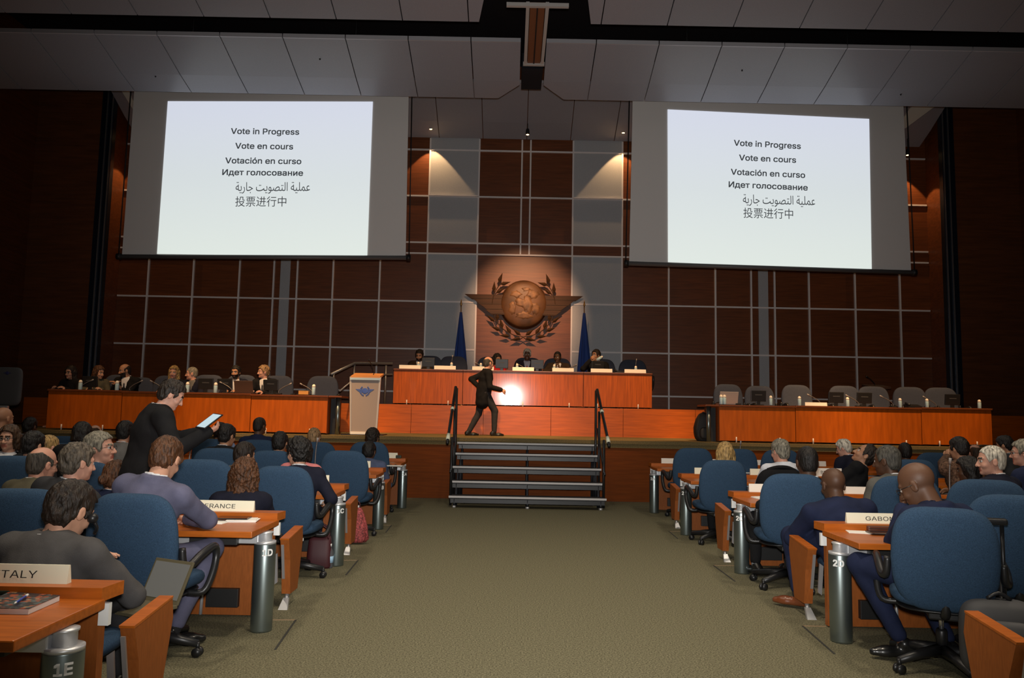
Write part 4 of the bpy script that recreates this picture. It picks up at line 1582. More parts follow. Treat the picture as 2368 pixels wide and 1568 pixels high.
    hcol = hair[1] if hair[1] in HAIRC else 'dark'
    body = to_obj('person', vs, fs, [skin_mat(skin), lip_mat(skin), eye_white, iris, hair_mat('darkgrey' if hcol in ('white',) else hcol)], None, fm)
    body.location = org
    tag(body, lab, 'person', group)
    # ---- hair
    if hair[0] != 'none':
        style = hair[0]
        base = {'curly': 'long', 'afro': 'short'}.get(style, style)
        G = Field()
        t = {'buzz': .004, 'ring': .006, 'receding': .011, 'short': .015, 'bob': .022, 'long': .020, 'curly': .034, 'bun': .013, 'afro': .026}[style]
        G.ell(hp(0, -.016, .036), V(.077 + t * .75, .101 + t, .091 + t) * hs, HR, k=.02)
        G.ell(hp(0, -.036, -.030), V(.064 + t * .6, .072 + t * .7, .070) * hs, HR, k=.03)
        if base in ('short', 'receding', 'buzz', 'ring', 'bun'):
            for sx in (-1, 1):
                G.ell(hp(sx * .060, .020, .002), V(.018 + t * .4, .030, .040) * hs, HR, k=.02)
        if base in ('long', 'bob'):
            bot = -.235 if base == 'long' else -.09
            for sx in (-1, 0, 1):
                G.cone(hp(sx * .062, -.03 - .035 * (sx == 0), .0), hp(sx * .066, -.035 - .04 * (sx == 0), bot), (.040 + t * .6) * hs, (.034 + t * .7) * hs, k=.03)
        if base == 'bun':
            G.ell(hp(0, -.128, -.028), V(.042, .036, .040) * hs, HR, k=.012)
        lo, hi = G.bounds()
        ax = axes(lo, hi, .0052 if near else .0095)
        D = G.eval(ax)
        gx, gy, gz = np.meshgrid(*ax, indexing='ij')
        Q = np.stack([gx - H[0], gy - H[1], gz - H[2]], -1) @ HR / hs
        pd = poly_sd(Q[..., 1], Q[..., 2], HAIR_POLY[base]) * hs
        pd = pd + .010 * np.abs(Q[..., 0]) * hs * (4 if base in ('short', 'receding') else 0) * (Q[..., 2] > .03)
        pts = Q.reshape(-1, 3)
        if style in ('curly', 'afro'):
            dn = (wobble(pts, 95, 1.0) * .010 + wobble(pts, 160, 2.0) * .004).reshape(D.shape)
        else:
            amp = {'buzz': .0006, 'ring': .001}.get(style, .0052)
            dn = (wobble(pts * V(1, 1, .45), 120, head[0] % 7) * amp + wobble(pts, 50, head[1] % 5) * amp + (wobble(pts * V(1, 1, .3), 230, head[0] % 3) * amp * .45 if near else 0)).reshape(D.shape)
        D = np.maximum(D + dn.astype(np.float32), (pd + dn).astype(np.float32))
        vs, fs = surface(D, ax)
        if len(fs):
            vs = laplace(vs, fs, 1, .35)
            to_obj('hair', vs, fs, [hair_mat(hair[1])], body)
    # ---- upper garment
    def region(ax):
        gx, gy, gz = np.meshgrid(*ax, indexing='ij')
        W = np.stack([gx - N[0], gy - N[1], gz - N[2]], -1)
        return W @ r2, W @ ft, W @ u
    seed = head[0] * .37
    J = Field()
    e = .014 if top not in ('white', 'paleshirt', 'lightblue', 'pink', 'red') else .006
    torso(J, e)
    if sleeves:
        arms(J, e * .8, .93)
    if pose != 'sit':
        jl = jacket_len or .30
        J.econe(P - u * jl * .55, P + u * .1, .175 * b, .17 * b, .135 * b, .13 * b, r2, k=.03)
        J.econe(P - u * jl, P - u * jl * .5, .180 * b, .175 * b, .135 * b, .135 * b, r2, k=.03)
    else:
        for i in range(2):
            J.cone(hip[i] + f * .02, hip[i] + (KN[i] - hip[i]) * .32, .094 * b, .084 * b, k=.03)
    # standing collar ring round the neck
    nk = 14
    for j in range(nk):
        a0, a1 = 2 * math.pi * j / nk, 2 * math.pi * (j + 1) / nk
        def C_(a):
            yy = math.sin(a)
            return N + r2 * (.070 * math.cos(a) * hs) + ft * ((.066 * yy - .012) * hs) + u * ((.020 - .050 * max(0, yy)) * hs)
        if front and math.sin((a0 + a1) / 2) > .55:
            continue
        J.cone(C_(a0), C_(a1), .017, .017, k=.012)
        J.cone(C_(a0) - u * .03, C_(a1) - u * .03, .019, .019, k=.015)
    lo, hi = J.bounds()
    hj = .0135 if near else .020
    ax = axes(lo, hi, hj)
    D = J.eval(ax)
    X_, Y_, Z_ = region(ax)
    # neck opening
    neck = np.sqrt(X_ ** 2 + (Y_ + .012 - .2 * Z_) ** 2) - .052 * hs
    D = np.maximum(D, np.where(Z_ > -.03, -neck, -1))
    if front:
        vee = np.maximum(np.abs(X_) - np.clip((Z_ + .30) * .24, 0, .075), -(Y_ - .02))
        D = np.maximum(D, -vee)
    pts = np.stack([g.ravel() for g in np.meshgrid(*ax, indexing='ij')], 1)
    D = D + (wobble(pts, 22, seed) * .0048 + wobble(pts * V(1, 1, .6), 48, seed + 2) * .0026).reshape(D.shape).astype(np.float32)
    if pose == 'sit':
        gz = ax[2][None, None, :]
        D = np.maximum(D, (P[2] - .115) - gz)
    vs, fs = surface(D, ax)
    vs = laplace(vs, fs, 1, .4)
    to_obj('jacket' if e > .01 else 'shirt', vs, fs, [cloth_mat(top)], body)
    # ---- shirt with collar under a jacket
    if e > .01 and shirt:
        K = Field()
        if front:
            torso(K, .001)
        for j in range(nk):
            a0, a1 = 2 * math.pi * j / nk, 2 * math.pi * (j + 1) / nk
            def C2(a):
                yy = math.sin(a)
                return N + r2 * (.062 * math.cos(a) * hs) + ft * ((.060 * yy - .012) * hs) + u * ((.040 - .045 * max(0, yy)) * hs)
            K.cone(C2(a0), C2(a1), .0095, .0095, k=.006)
        lo, hi = K.bounds()
        ax = axes(lo, hi, .011 if near else .016)
        vs, fs = surface(K.eval(ax), ax)
        to_obj('shirt_collar' if not front else 'shirt', vs, fs, [white_shirt if shirt == 'white' else cloth_mat(shirt)], body)
    if tie:
        K = Field()
        K.ell(T(.955, 0, .064), (.017, .013, .018), None, k=.01)
        K.cone(T(.93, 0, .080), T(.80, 0, .108 * b), .013, .017, k=.01)
        K.cone(T(.80, 0, .108 * b), T(.60, 0, .130 * b), .017, .023, k=.01)
        lo, hi = K.bounds()
        ax = axes(lo, hi, .009)
        vs, fs = surface(K.eval(ax), ax)
        to_obj('tie', vs, fs, [tie if not isinstance(tie, str) else mat('tie_' + tie, {'dark': (.02, .02, .03), 'red': (.22, .03, .04), 'pattern': (.10, .03, .06)}[tie], .6, noise=(60, .8, I3))], body)
    # ---- trousers and shoes
    if legs:
        K = Field()
        K.econe(P - u * .09, P + u * .05, .172 * b, .168 * b, .135 * b, .13 * b, r2, k=.03)
        legs_f(K, .010, .90 if pose == 'sit' else .97)
        lo, hi = K.bounds()
        ax = axes(lo, hi, .016 if near else .022)
        pts = np.stack([g.ravel() for g in np.meshgrid(*ax, indexing='ij')], 1)
        D = K.eval(ax)
        D = D + (wobble(pts, 26, seed + 1) * .003).reshape(D.shape).astype(np.float32)
        vs, fs = surface(D, ax)
        vs = laplace(vs, fs, 1, .4)
        to_obj('trousers', vs, fs, [cloth_mat(legs)], body)
        for i in range(2):
            K = Field()
            dv = nrm((TO[i] - AN[i]) * V(1, 1, 0))
            heel = AN[i] - dv * .045 - up * .055
            toe = AN[i] + dv * .175 - up * .066
            K.cone(heel, toe - dv * .06, .036, .041, k=.02)
            K.cone(toe - dv * .08, toe, .041, .026, k=.02)
            K.cone(AN[i] - up * .01 - dv * .01, heel + up * .02, .044, .040, k=.02)
            lo, hi = K.bounds()
            ax = axes(lo, hi, .0095)
            D = K.eval(ax)
            D = np.maximum(D, (AN[i][2] - .085) - ax[2][None, None, :])
            vs, fs = surface(D, ax)
            to_obj('shoe', vs, fs, [shoe_brown if shoe == 'brown' else shoe_black], body)
            if sock:
                K = Field()
                K.cone(KN[i] + (AN[i] - KN[i]) * .55, AN[i] - up * .01, .043, .040, k=.01)
                lo, hi = K.bounds()
                ax = axes(lo, hi, .012)
                vs, fs = surface(K.eval(ax), ax)
                to_obj('sock', vs, fs, [sock_grey if sock == 'grey' else sock_black], body)
    if glasses:
        g = MB()
        for sx in (-1, 1):
            c = hp(sx * .032, .101, .0)
            ring = [c + (hx * .022 * math.cos(a) + hz * .017 * math.sin(a)) * hs for a in np.linspace(0, 2 * math.pi, 17)]
            g.tube([Vector(p) for p in ring], .0022, glass_frame, 6)
            g.tube([Vector(hp(sx * .054, .099, .006)), Vector(hp(sx * .082, .05, .004)), Vector(hp(sx * .086, -.008, .002))], .0022, glass_frame, 6)
        g.tube([Vector(hp(-.010, .104, .003)), Vector(hp(.010, .104, .003))], .002, glass_frame, 6)
        g.build('glasses', parent=body)
    if headphones:
        g = MB()
        for sx in (1,):
            g.ball(Vector(hp(sx * .09, .05, -.012)), .024 * hs, black_plastic, 10)
            g.tube([Vector(hp(sx * .09, .05, -.012)), Vector(hp(sx * .10, .085, -.045)), Vector(hp(sx * .07, .11, -.065))], .008, black_plastic, 6, 3)
        g.build('headset', parent=body)
    return body, org

# ------------------------------------------------------------------ who sits and stands where
PI = math.pi
# near left
person('dark-haired man in charcoal suit with laptop on his lap beyond the ITALY plate', (163, 1182, 3.80), .12, .34, .42, hair=('short', 'dark'), top='greysuit', legs='charcoal', near=True, lean=.10, hs=1.08, bw=1.10,
       hands=((-.02, .34, .14), (.10, .36, .13)), poles=((-.6, -.3, -.7), (.75, -.1, -.6)), headphones=True)
person('man in blue-grey suit bowed over the desk with the FRANCE plate, brown hair', (384, 1062, 4.98), .12, .10, .50, hair=('short', 'auburn'), top='bluegrey', legs='bluegrey', near=True, lean=.16, side_lean=-.06, hs=1.06, bw=1.02,
       hands=((-.12, .46, .20), (.10, .44, .21)), poles=((-.7, -.2, -.5), (1, .1, -.4)), knees=((-.10, .40, -.02), (.30, .42, .03)), feet=((-.10, .40, -.44), (.20, .16, -.44, .9)), fine_hands=True, sock='black')
person('standing man in black suit reading a tablet, in front of the left stage table', (398, 914, 6.25), .95, 1.15, .50, pose='stand', hair=('short', 'dark'), skin='pink', top='black', legs='black', near=True, lean=.10, hs=0.9, bw=1.18, hipz=.92,
       hands=((470, 1000, 6.20, 0), (482, 997, 6.02, 0)), poles=((-.4, -.2, -.9), (.5, -.2, -.9)), fine_hands=True, palm=((.2, 0, 1), (-.6, .2, .8)), fdir=((0, 1, .2), (-.2, .9, .3)), curl=(.4, .6), group='delegates on their feet')
person('balding man with grey fringe and olive jacket at the left edge', (99, 1074, 6.15), .25, .45, .15, hair=('ring', 'darkgrey'), skin='pink', top='olive', near=True, hs=1.08, glasses=True)
person('grey-brown haired man in dark suit leaning to the right, behind the front-left chairs', (182, 1070, 5.05), .35, .62, .12, hair=('short', 'greybrown'), skin='pink', top='charcoal', near=True, lean=.10, side_lean=-.08, hs=0.93)
person('grey-haired man with glasses in profile, looking up to the right', (232, 1038, 7.3), .7, 1.50, -.12, hair=('short', 'grey'), skin='pink', top='charcoal', shirt='white', front=True, near=True, glasses=True, hs=1.2)
person('woman with brown hair tied in a bun, low between the left chairs', (271, 1104, 6.2), .2, .35, .15, hair=('bun', 'auburn'), top='navy', near=True, hs=1.0, bw=.9)
person('woman with long curly brown hair behind the FRANCE plate', (566, 1103, 6.2), -.05, 0, .15, hair=('curly', 'auburn'), top='darknavy', near=True, hs=1.0, bw=.92)
person('woman in dark-rimmed glasses and short brown hair turned toward the camera at the left edge', (20, 1014, 7.2), 2.9, 3.0, .02, hair=('bob', 'brown'), top='black', shirt='white', front=True, glasses=True, near=True, hs=0.9, bw=.92)
person('dark-haired man in dark jacket beside the woman with glasses at the left edge', (78, 1030, 6.95), .15, .25, .1, hair=('short', 'black'), top='charcoal', hs=0.98)
person('man with short pale hair half hidden behind the dark-haired man on the left', (114, 1036, 8.3), .3, .5, .1, hair=('buzz', 'blond'), skin='pink', top='navy', shirt='white', hs=1.1)
person('bald man at the far left edge under the grey board', (9, 968, 9.2), .2, .3, .05, hair=('none', 'dark'), skin='tan', top='black', hs=1.1)
person('black-haired person in the front row at far left, seen from behind', (70, 987, 11.9), 0, .1, .1, hair=('short', 'black'), skin='brown', top='black')
person('person with black hair and hair clip behind the grey-haired man with glasses', (191, 1002, 8.9), .1, .3, .15, hair=('bob', 'black'), top='black', hs=0.88)
person('balding man in front row left, only the top of his head showing', (220, 1004, 11.6), 0, .1, .2, hair=('ring', 'brown'), top='charcoal')
person('dark-haired person just left of the standing man, second row', (291, 1000, 9.4), .1, .2, .1, hair=('short', 'black'), top='midgrey')
person('dark-haired man in pale blue shirt in the front row, below the tablet', (510, 999, 11.4), 0, .2, .1, hair=('short', 'dark'), skin='tan', top='lightblue', shirt=None)
person('dark-haired man in black suit in the second row, right of the tablet', (526, 1008, 9.5), .2, .4, .15, hair=('short', 'black'), skin='tan', top='black')
person('close-cropped man in navy suit in the front row left', (601, 986, 11.5), .05, .35, .1, hair=('buzz', 'dark'), skin='brown', top='navy', shirt=None)
person('dark-haired person left of the black-haired woman, second row', (648, 1025, 9.5), 0, .1, .15, hair=('short', 'black'), skin='tan', top='black')
person('dark-haired man in grey jacket facing right, third row left', (567, 1053, 8.3), .4, .7, .15, hair=('short', 'dark'), skin='tan', top='midgrey')
person('woman with thick black hair and dark jacket looking left at desk 1C', (688, 1047, 7.05), -.1, -.85, .1, hair=('afro', 'black'), top='darknavy', near=True, hs=1.02, bw=.92, legs='darknavy', hands=('desk', (.26, .22, .10)))
person('woman in pink top mostly hidden behind the black-haired woman', (702, 1044, 8.3), .1, .1, .1, hair=('bob', 'black'), top='pink', shirt=None, bw=.9, hs=.98)
person('short-haired blonde person in the front row left', (727, 1012, 11.5), .05, .2, .1, hair=('short', 'fair'), top='black')
person('curly dark-haired person in pale shirt at desk 1A', (862, 1013, 11.65), .15, .25, .15, hair=('afro', 'dark'), skin='tan', top='paleshirt', shirt=None, legs='charcoal')
person('man with thinning black hair and blue shirt at the aisle end, behind desk 1A', (854, 1045, 10.55), .15, .15, .2, hair=('short', 'black'), skin='brown', top='midblue', shirt=None, legs='charcoal', bw=1.1)
# right block
person('man with glasses in navy suit, hand to his chin, at the GABON plate', (2120, 1122, 5.05), -.35, -.75, .50, hair=('none', 'dark'), skin='brown', top='navy', legs='navy', shirt=None, near=True, glasses=True, hs=1.12, bw=1.12, lean=.14, side_lean=-.02, sock=None,
       hands=((2090, 1174, 5.22, 0), (.20, .36, .20)), poles=((-.25, .35, -1), (.8, 0, -.5)), knees=((-.30, .42, .02), (.14, .42, .0)), feet=((-.16, .22, -.43, -1.1), (.10, .10, -.44, 0)), fine_hands=True, palm=((.6, -.5, .3), None), fdir=((.1, .2, .9), None), curl=(.9, .5))
person('bald man in navy suit with brown shoes, seated in front of the GABON desk', (1926, 1122, 6.2), .05, -.15, .22, hair=('none', 'dark'), skin='dark', top='navy', legs='navy', shoe='brown', near=True, hs=1.08, bw=1.16, lean=.12, side_lean=.03,
       hands=((-.10, .34, .12), (.10, .30, .12)), poles=((-.9, -.2, -.6), (.8, -.2, -.6)), knees=((-.30, .40, -.01), (.10, .42, .0)), feet=((-.33, .14, -.43, -1.0), (.08, .40, -.43, 0)))
person('man with black cropped hair in black suit seated at desk post 2C', (1866, 1070, 7.3), -.05, .05, .12, hair=('buzz', 'black'), skin='dark', top='black', legs='black', sock='grey', hs=1.16, bw=1.08, lean=.10, near=True,
       hands=((-.34, .24, .05), (.14, .42, .18)), poles=((-.9, -.1, -.6), (.8, -.2, -.6)), knees=((-.38, .42, .0), (-.02, .46, .0)), feet=((-.37, .44, -.43, -.3), (-.02, .52, -.43, 0)), fine_hands=True)
person('blonde woman with straight hair seen from behind, second row right', (1676, 1050, 9.75), 0, 0, .1, hair=('long', 'blond'), top='black', legs='black', bw=.9, knees=((-.12, .40, 0), (.05, .40, 0)), feet=((-.14, .20, -.43), (-.05, .22, -.43)), sock=None)
person('grey-haired man in white shirt, second row right', (1803, 1044, 9.6), -.05, -.45, .12, hair=('short', 'grey'), skin='pink', top='white', shirt=None, bw=1.14, hs=1.12, hands=('desk', 'desk'))
person('white-haired man in dark suit bowed over his desk, front row right', (1950, 1037, 11.1), -.5, -.95, .35, hair=('short', 'white'), skin='pink', top='darknavy', hs=0.94)
person('man with his head tilted back, dark suit and patterned tie, second row right', (2000, 1052, 9.1), -1.0, -1.25, -.62, hair=('receding', 'dark'), skin='tan', top='black', shirt='white', front=True, tie='pattern', hs=1.12, lean=-.22, near=True)
person('man with grey cropped hair and grey-green jacket facing left, third row right', (2050, 1066, 7.3), -.35, -.75, .1, hair=('buzz', 'darkgrey'), skin='dark', top='greyjacket', hs=1.12, bw=1.16, near=True)
person('dark-haired man seen from behind in front row right, beyond the grey-jacketed man', (2092, 1046, 10.2), 0, .1, .05, hair=('buzz', 'black'), skin='dark', top='black', hs=1.06)
person('black-haired man in brown striped shirt with his hand raised to his face', (2216, 1038, 9.0), -.15, -.4, .15, hair=('short', 'black'), skin='tan', top='pattern', shirt=None, hs=0.95, bw=1.14, hands=((2190, 1052, 9.0, 0), 'desk'), poles=((-.9, 0, -.4), None), fine_hands=True, fdir=((.2, 0, .9), None), palm=((.9, .2, 0), None), curl=(.9, .5))
person('dark-haired woman facing left between the striped shirt and the white-haired man', (2237, 1086, 7.3), -.6, -1.0, .2, hair=('bob', 'black'), skin='dark', top='black', hs=0.86, bw=.95)
person('white-haired balding man in dark suit in profile to the left, near the right edge', (2291, 1066, 6.75), -.55, -1.30, .06, hair=('buzz', 'white'), skin='pink', top='darknavy', near=True, hs=1.03, bw=1.14, free=True)
person('dark-haired man in dark grey suit looking down, front row at the right edge', (2322, 1030, 9.6), -.35, -.75, .25, hair=('short', 'black'), skin='tan', top='charcoal', hs=0.88)
person('grey-haired person with glasses and dotted navy top cut by the right edge', (2366, 1048, 7.6), -.6, -1.0, .05, hair=('short', 'grey'), skin='pink', top='navy', shirt=None, front=False, glasses=True, hs=0.95)
person('man with a pink bald crown, only the crown visible, front row right', (2254, 1049, 11.9), 0, 0, .2, hair=('ring', 'brown'), skin='pink', top='black')
# the walking man
person('bald man in black suit walking across the stage in front of the head desk', (1130, 840, 15.2), 1.30, .95, .08, floor=ZS, pose='stand', hair=('ring', 'darkgrey'), skin='pink', top='black', legs='charcoal', shirt='white', hs=.98, bw=1.0, lean=.05, hipz=.87, jacket_len=.22,
       hands=((-.10, -.10, .10), (.22, .30, .03)), poles=((-.3, -.8, -.4), (.3, -.9, -.3)), feet=((-.05, -.27, .085), (.06, .21, .085)), curl=(.9, 1.0), near=True, fine_hands=True, group='delegates on their feet')
# people on the left of the stage
GS = 'people seated at the left stage table'
sk = dict(floor=ZS, seat=.45, hands=('table', 'table'), group=GS, front=True, hs=1.0, near=True)
person('woman with long dark hair and glasses at the left end of the stage table', (163, 862, 15.0), PI + .15, PI + .2, .08, hair=('long', 'dark'), top='black', shirt='white', glasses=True, bw=.92, **{**sk, 'front': False})
person('woman with brown bob turned right, second from the left at the stage table', (229, 862, 15.1), PI - .4, PI - 1.2, .15, hair=('bob', 'auburn'), top='olive', shirt=None, bw=.9, **{**sk, 'front': False})
person('bald man with dark suit and hands clasped at the left stage table', (288, 857, 14.95), PI + .1, PI + .75, .22, hair=('ring', 'dark'), skin='tan', top='black', tie='dark', moustache='beard', bw=1.05, **{**sk, 'hands': ((.05, .36, .30), (.05, .38, .30)), 'fine_hands': True})
person('woman with long blonde hair at the left stage table', (402, 862, 15.1), PI + .1, PI - .1, .05, hair=('long', 'blond'), skin='pink', top='black', shirt=None, bw=.9, **{**sk, 'front': False})
person('balding man in grey shirt turned left beside the blonde woman', (443, 864, 15.0), PI + .3, PI + 1.2, .1, hair=('buzz', 'grey'), skin='pink', top='darknavy', shirt='midgrey', tie='dark', **sk)
person('young black-haired man in dark jacket and open white shirt', (545, 861, 15.1), PI - .05, PI + .05, .12, hair=('short', 'black'), skin='tan', top='darknavy', moustache='beard', bw=.98, **sk)
person('fair-haired man in black suit looking left, next to the open laptop', (609, 860, 15.1), PI + .15, PI + .95, .06, hair=('short', 'fair'), skin='pink', top='black', tie='dark', **sk)
# head desk
hk = dict(floor=ZD, seat=.45, hands=('table', 'table'), group='people seated at the head desk', front=True, hs=1.02, near=True)
person('bearded man in dark suit reading at the left end of the head desk', (970, 822, 17.35), PI, PI + .1, .35, hair=('short', 'dark'), skin='tan', top='brownsuit', moustache='beard', tie='dark', **hk)
person('dark-haired woman in red at the head desk', (1150, 832, 17.35), PI - .2, PI - .5, .15, hair=('bob', 'black'), skin='tan', top='red', shirt=None, bw=.9, **{**hk, 'front': False})
person('man with white hair in dark suit and pale tie, centre of the head desk', (1219, 820, 17.4), PI, PI, .08, hair=('short', 'white'), skin='brown', top='darknavy', shirt='lightblue', tie='red', **hk)
person('man in brown suit with hands folded before his face at the head desk', (1289, 826, 17.35), PI + .1, PI + .3, .12, hair=('buzz', 'black'), skin='brown', top='brownsuit', **{**hk, 'hands': ((-.05, .30, .33), (.05, .30, .33)), 'fine_hands': True, 'fdir': ((.3, .2, .9), (-.3, .2, .9)), 'palm': ((.9, .1, 0), (-.9, .1, 0)), 'poles': ((-.9, .1, -.4), (.9, .1, -.4))})
person('man in dark suit drinking from a bottle at the head desk', (1378, 822, 17.35), PI + .15, PI + .85, .0, hair=('short', 'dark'), skin='tan', top='black', **{**hk, 'hands': ((-.14, .36, .18), (1366, 832, 17.08, 0)), 'fine_hands': True, 'poles': (None, (.7, -.1, -.8)), 'fdir': (None, (-.3, .7, .5)), 'palm': (None, (-.8, -.3, .2)), 'curl': (.5, 1.0)})

# ------------------------------------------------------------------ things on desks, tables and floor
# nameplates
def nameplate(name_, lab, u, v, Y, z, w, h, body=None, ang=0.0, m=cream, group='nameplates of the delegates', align=0.0, tw=None):
    p = at(u, v, Y)
    t = thing('nameplate', lab, 'nameplate', (p.x, Y, z), ang, group)
    MB().prism([(-w / 2, -.012, 0), (-w / 2, .0, h), (-w / 2, .008, h), (-w / 2, .022, 0)], (w, 0, 0), m).build('plate', parent=t)
    if body:
        M = Matrix.Translation((align, -.0085, h * .48)) @ Matrix.Rotation(-math.atan2(.012, h), 4, 'X') @ FACE_CAM.to_4x4()
        lettering('country_name', body, h * .78, ink, M, t, width=tw)
    return t


nameplate('p', 'cream nameplate reading ITALY at the front-left corner', 20, 1340, ROWY['E'] + .32, GZ, .50, .075, 'ITALY', align=.034, tw=.176)
nameplate('p', 'cream nameplate reading FRANCE beside the blue-grey suited man', 500, 1180, ROWY['D'] + .32, GZ, .55, .075, 'FRANCE', align=.03, tw=.22)
nameplate('p', 'cream nameplate with the ending NDS visible on desk 1C', 690, 1115, ROWY['C'] + .32, GZ, .62, .085, 'NETHERLANDS', align=.06, tw=.40)
nameplate('p', 'small cream nameplate edge showing behind chair at desk 1B', 832, 1080, ROWY['B'] + .32, GZ, .28, .085)
nameplate('p', 'pale nameplate near the right end of desk 1A', 905, 1053, ROWY['A'] + .32, GZ, .20, .085)
nameplate('p', 'cream nameplate reading GABON on the near right desk', 2030, 1195, ROWY['D'] + .32, GZ, .46, .072, 'GABON', align=.012, tw=.21)
nameplate('p', 'white nameplate beginning CON on desk 2C', 1773, 1130, ROWY['C'] + .32, GZ, .36, .08, 'CONGO', m=cream_white, align=.06, tw=.17)
nameplate('p', 'white nameplate reading BELIZE in front of the man with the patterned tie', 1915, 1092, ROWY['B'] + .32, GZ, .36, .105, 'BELIZE', m=cream_white, tw=.2)
nameplate('p', 'cream nameplate left of the blonde woman on desk 2B', 1628, 1088, ROWY['B'] + .32, GZ, .25, .08)
nameplate('p', 'cream nameplate on desk 2B left of the white shirt', 1752, 1090, ROWY['B'] + .32, GZ, .2, .08)
for u, lab in ((1546, 'white nameplate at the aisle end of desk 2A'), (1652, 'white nameplate on desk 2A behind the blonde head'), (1755, 'white nameplate on desk 2A left of the grey-haired man'), (1893, 'white nameplate on desk 2A in front of the white-haired man')):
    nameplate('p', lab, u, 1062, ROWY['A'] + .32, GZ, .23, .08, m=cream_white)
nameplate('p', 'pale nameplate half hidden by the white-haired man at the right', 2245, 1130, ROWY['C'] + .32, GZ, .2, .08, m=cream_white)
nameplate('p', 'plain pale nameplate behind the bald man in navy, on desk 2C', 1975, 1136, ROWY['C'] + .32, GZ, .3, .07, m=cream_white)
for i, (u, lab) in enumerate(((948, 'pale nameplate in front of the bearded man on the head desk'), (1029, 'pale nameplate before the empty chair by the left flag'), (1117, 'pale nameplate in front of the woman in red'), (1210, 'pale nameplate in front of the white-haired man on the head desk'),
                  (1302, 'pale nameplate in front of the man with folded hands'), (1391, 'pale nameplate in front of the drinking man'), (1469, 'pale nameplate at the right end of the head desk'))):
    nameplate('p', lab, u, 850, HY + .10, HZ, .46, .085, m=cream_white, group='nameplates on the head desk')
nameplate('p', 'single pale nameplate on the right stage table', 1887, 934, RY + .1, RZ, .40, .065, m=cream_white, group='nameplate of the right table')

# insulated bottles
lb, cp = mat('bottle_pale_blue', (.42, .60, .66), .4), mat('bottle_cap_cream', (.85, .78, .66), .4)
BT = None


def bottle(u, Y, z, lab, group, sc=1.0):
    global BT
    p = at(u, 890, Y)
    if BT is None:
        BT = thing('water_bottle', lab, 'bottle', (p.x, Y, z), 0, group)
        MB().lathe([(.028, 0), (.032, .006), (.032, .115), (.030, .125)], (0, 0, 0), lb, 18).build('body', parent=BT)
        MB().lathe([(.030, .125), (.030, .15), (.020, .172), (.008, .178)], (0, 0, 0), cp, 18).build('cap', parent=BT)
        BT.scale = (sc,) * 3
    else:
        dup(BT, (p.x, Y, z), 0, lab, group, sc)


for u, lab in ((186, 'pale blue bottle beside the dark-haired woman with glasses on the stage'), (271, 'pale blue bottle in front of the bald man with clasped hands'), (434, 'pale blue bottle in front of the balding man in grey shirt'),
               (499, 'pale blue bottle right of the small monitor on the left table'), (726, 'pale blue bottle next to the orange box')):
    bottle(u, LY + .16, LZ, lab, 'bottles on the left stage table', 1.08)
for u, lab in ((1667, 'left one of the two bottles standing before the silver laptop'), (1675, 'right one of the two bottles standing before the silver laptop'), (1782, 'bottle right of the first black monitor on the right table'), (1848, 'bottle left of the nameplate on the right table'),
               (1959, 'bottle in front of the middle chair of the right table'), (2080, 'bottle right of the open centre of the right table, beside the low black box'), (2142, 'bottle second from the right on the right table'), (2263, 'bottle standing alone at the right end of the right table')):
    bottle(u, RY + .2, RZ, lab, 'bottles on the right stage table', .98)
for u, lab in ((966, 'bottle before the bearded man on the head desk'), (1043, 'bottle before the empty chair by the left flag'), (1111, 'bottle behind the walking man on the head desk'), (1195, 'bottle before the white-haired man on the head desk'), (1281, 'bottle before the man with folded hands'), (1470, 'bottle at the right end of the head desk')):
    bottle(u, HY + .24, HZ, lab, 'bottles on the head desk', .95)

# monitors seen from behind
MN = None


def monitor(u, Y, z, w, lab, group, rz=0.0):
    global MN
    p = at(u, 860, Y)
    if MN is None:
        MN = thing('monitor', lab, 'monitor', (p.x, Y, z), rz, group)
        MB().box((0, 0, .17), (.28, .03, .20), black_plastic, rot_x(.12), .008).build('screen_housing', parent=MN)
        MB().box((0, -.018, .19), (.13, .006, .02), mat('monitor_badge', (.05, .05, .052), .5), rot_x(.12)).build('rear_badge', parent=MN)
        MB().span((-.035, .0, .01), (.035, .02, .11), black_plastic, .004).build('neck', parent=MN)
        MB().span((-.09, -.05, 0), (.09, .08, .012), black_plastic, .004).build('foot', parent=MN)
    else:
        dup(MN, (p.x, Y, z), rz, lab, group)


for u, lab in ((210, 'black monitor in front of the brown-haired woman on the stage'), (478, 'black monitor before the empty chair at the left table'), (522, 'black monitor beside the young man in white shirt'), (628, 'black monitor in front of the fair-haired man')):
    monitor(u, LY + .32, LZ, .28, lab, 'monitors on the left stage table')
for u, lab in ((1753, 'black monitor second place from the left on the right table'), (1932, 'dark monitor before the middle chair on the right table'), (1997, 'black monitor with pale stand left of the dark lectern'), (2200, 'black monitor at the right end of the right table')):
    monitor(u, RY + .36, RZ, .28, lab, 'monitors on the right stage table')
for u, lab in ((990, 'black monitor before the bearded man'), (1160, 'black monitor before the woman in red'), (1242, 'black monitor beside the white-haired man'), (1382, 'tilted black monitor before the drinking man')):
    monitor(u, HY + .36, HZ, .28, lab, 'monitors on the head desk', .2 if u == 1382 else 0)

# gooseneck microphones
MC = {}


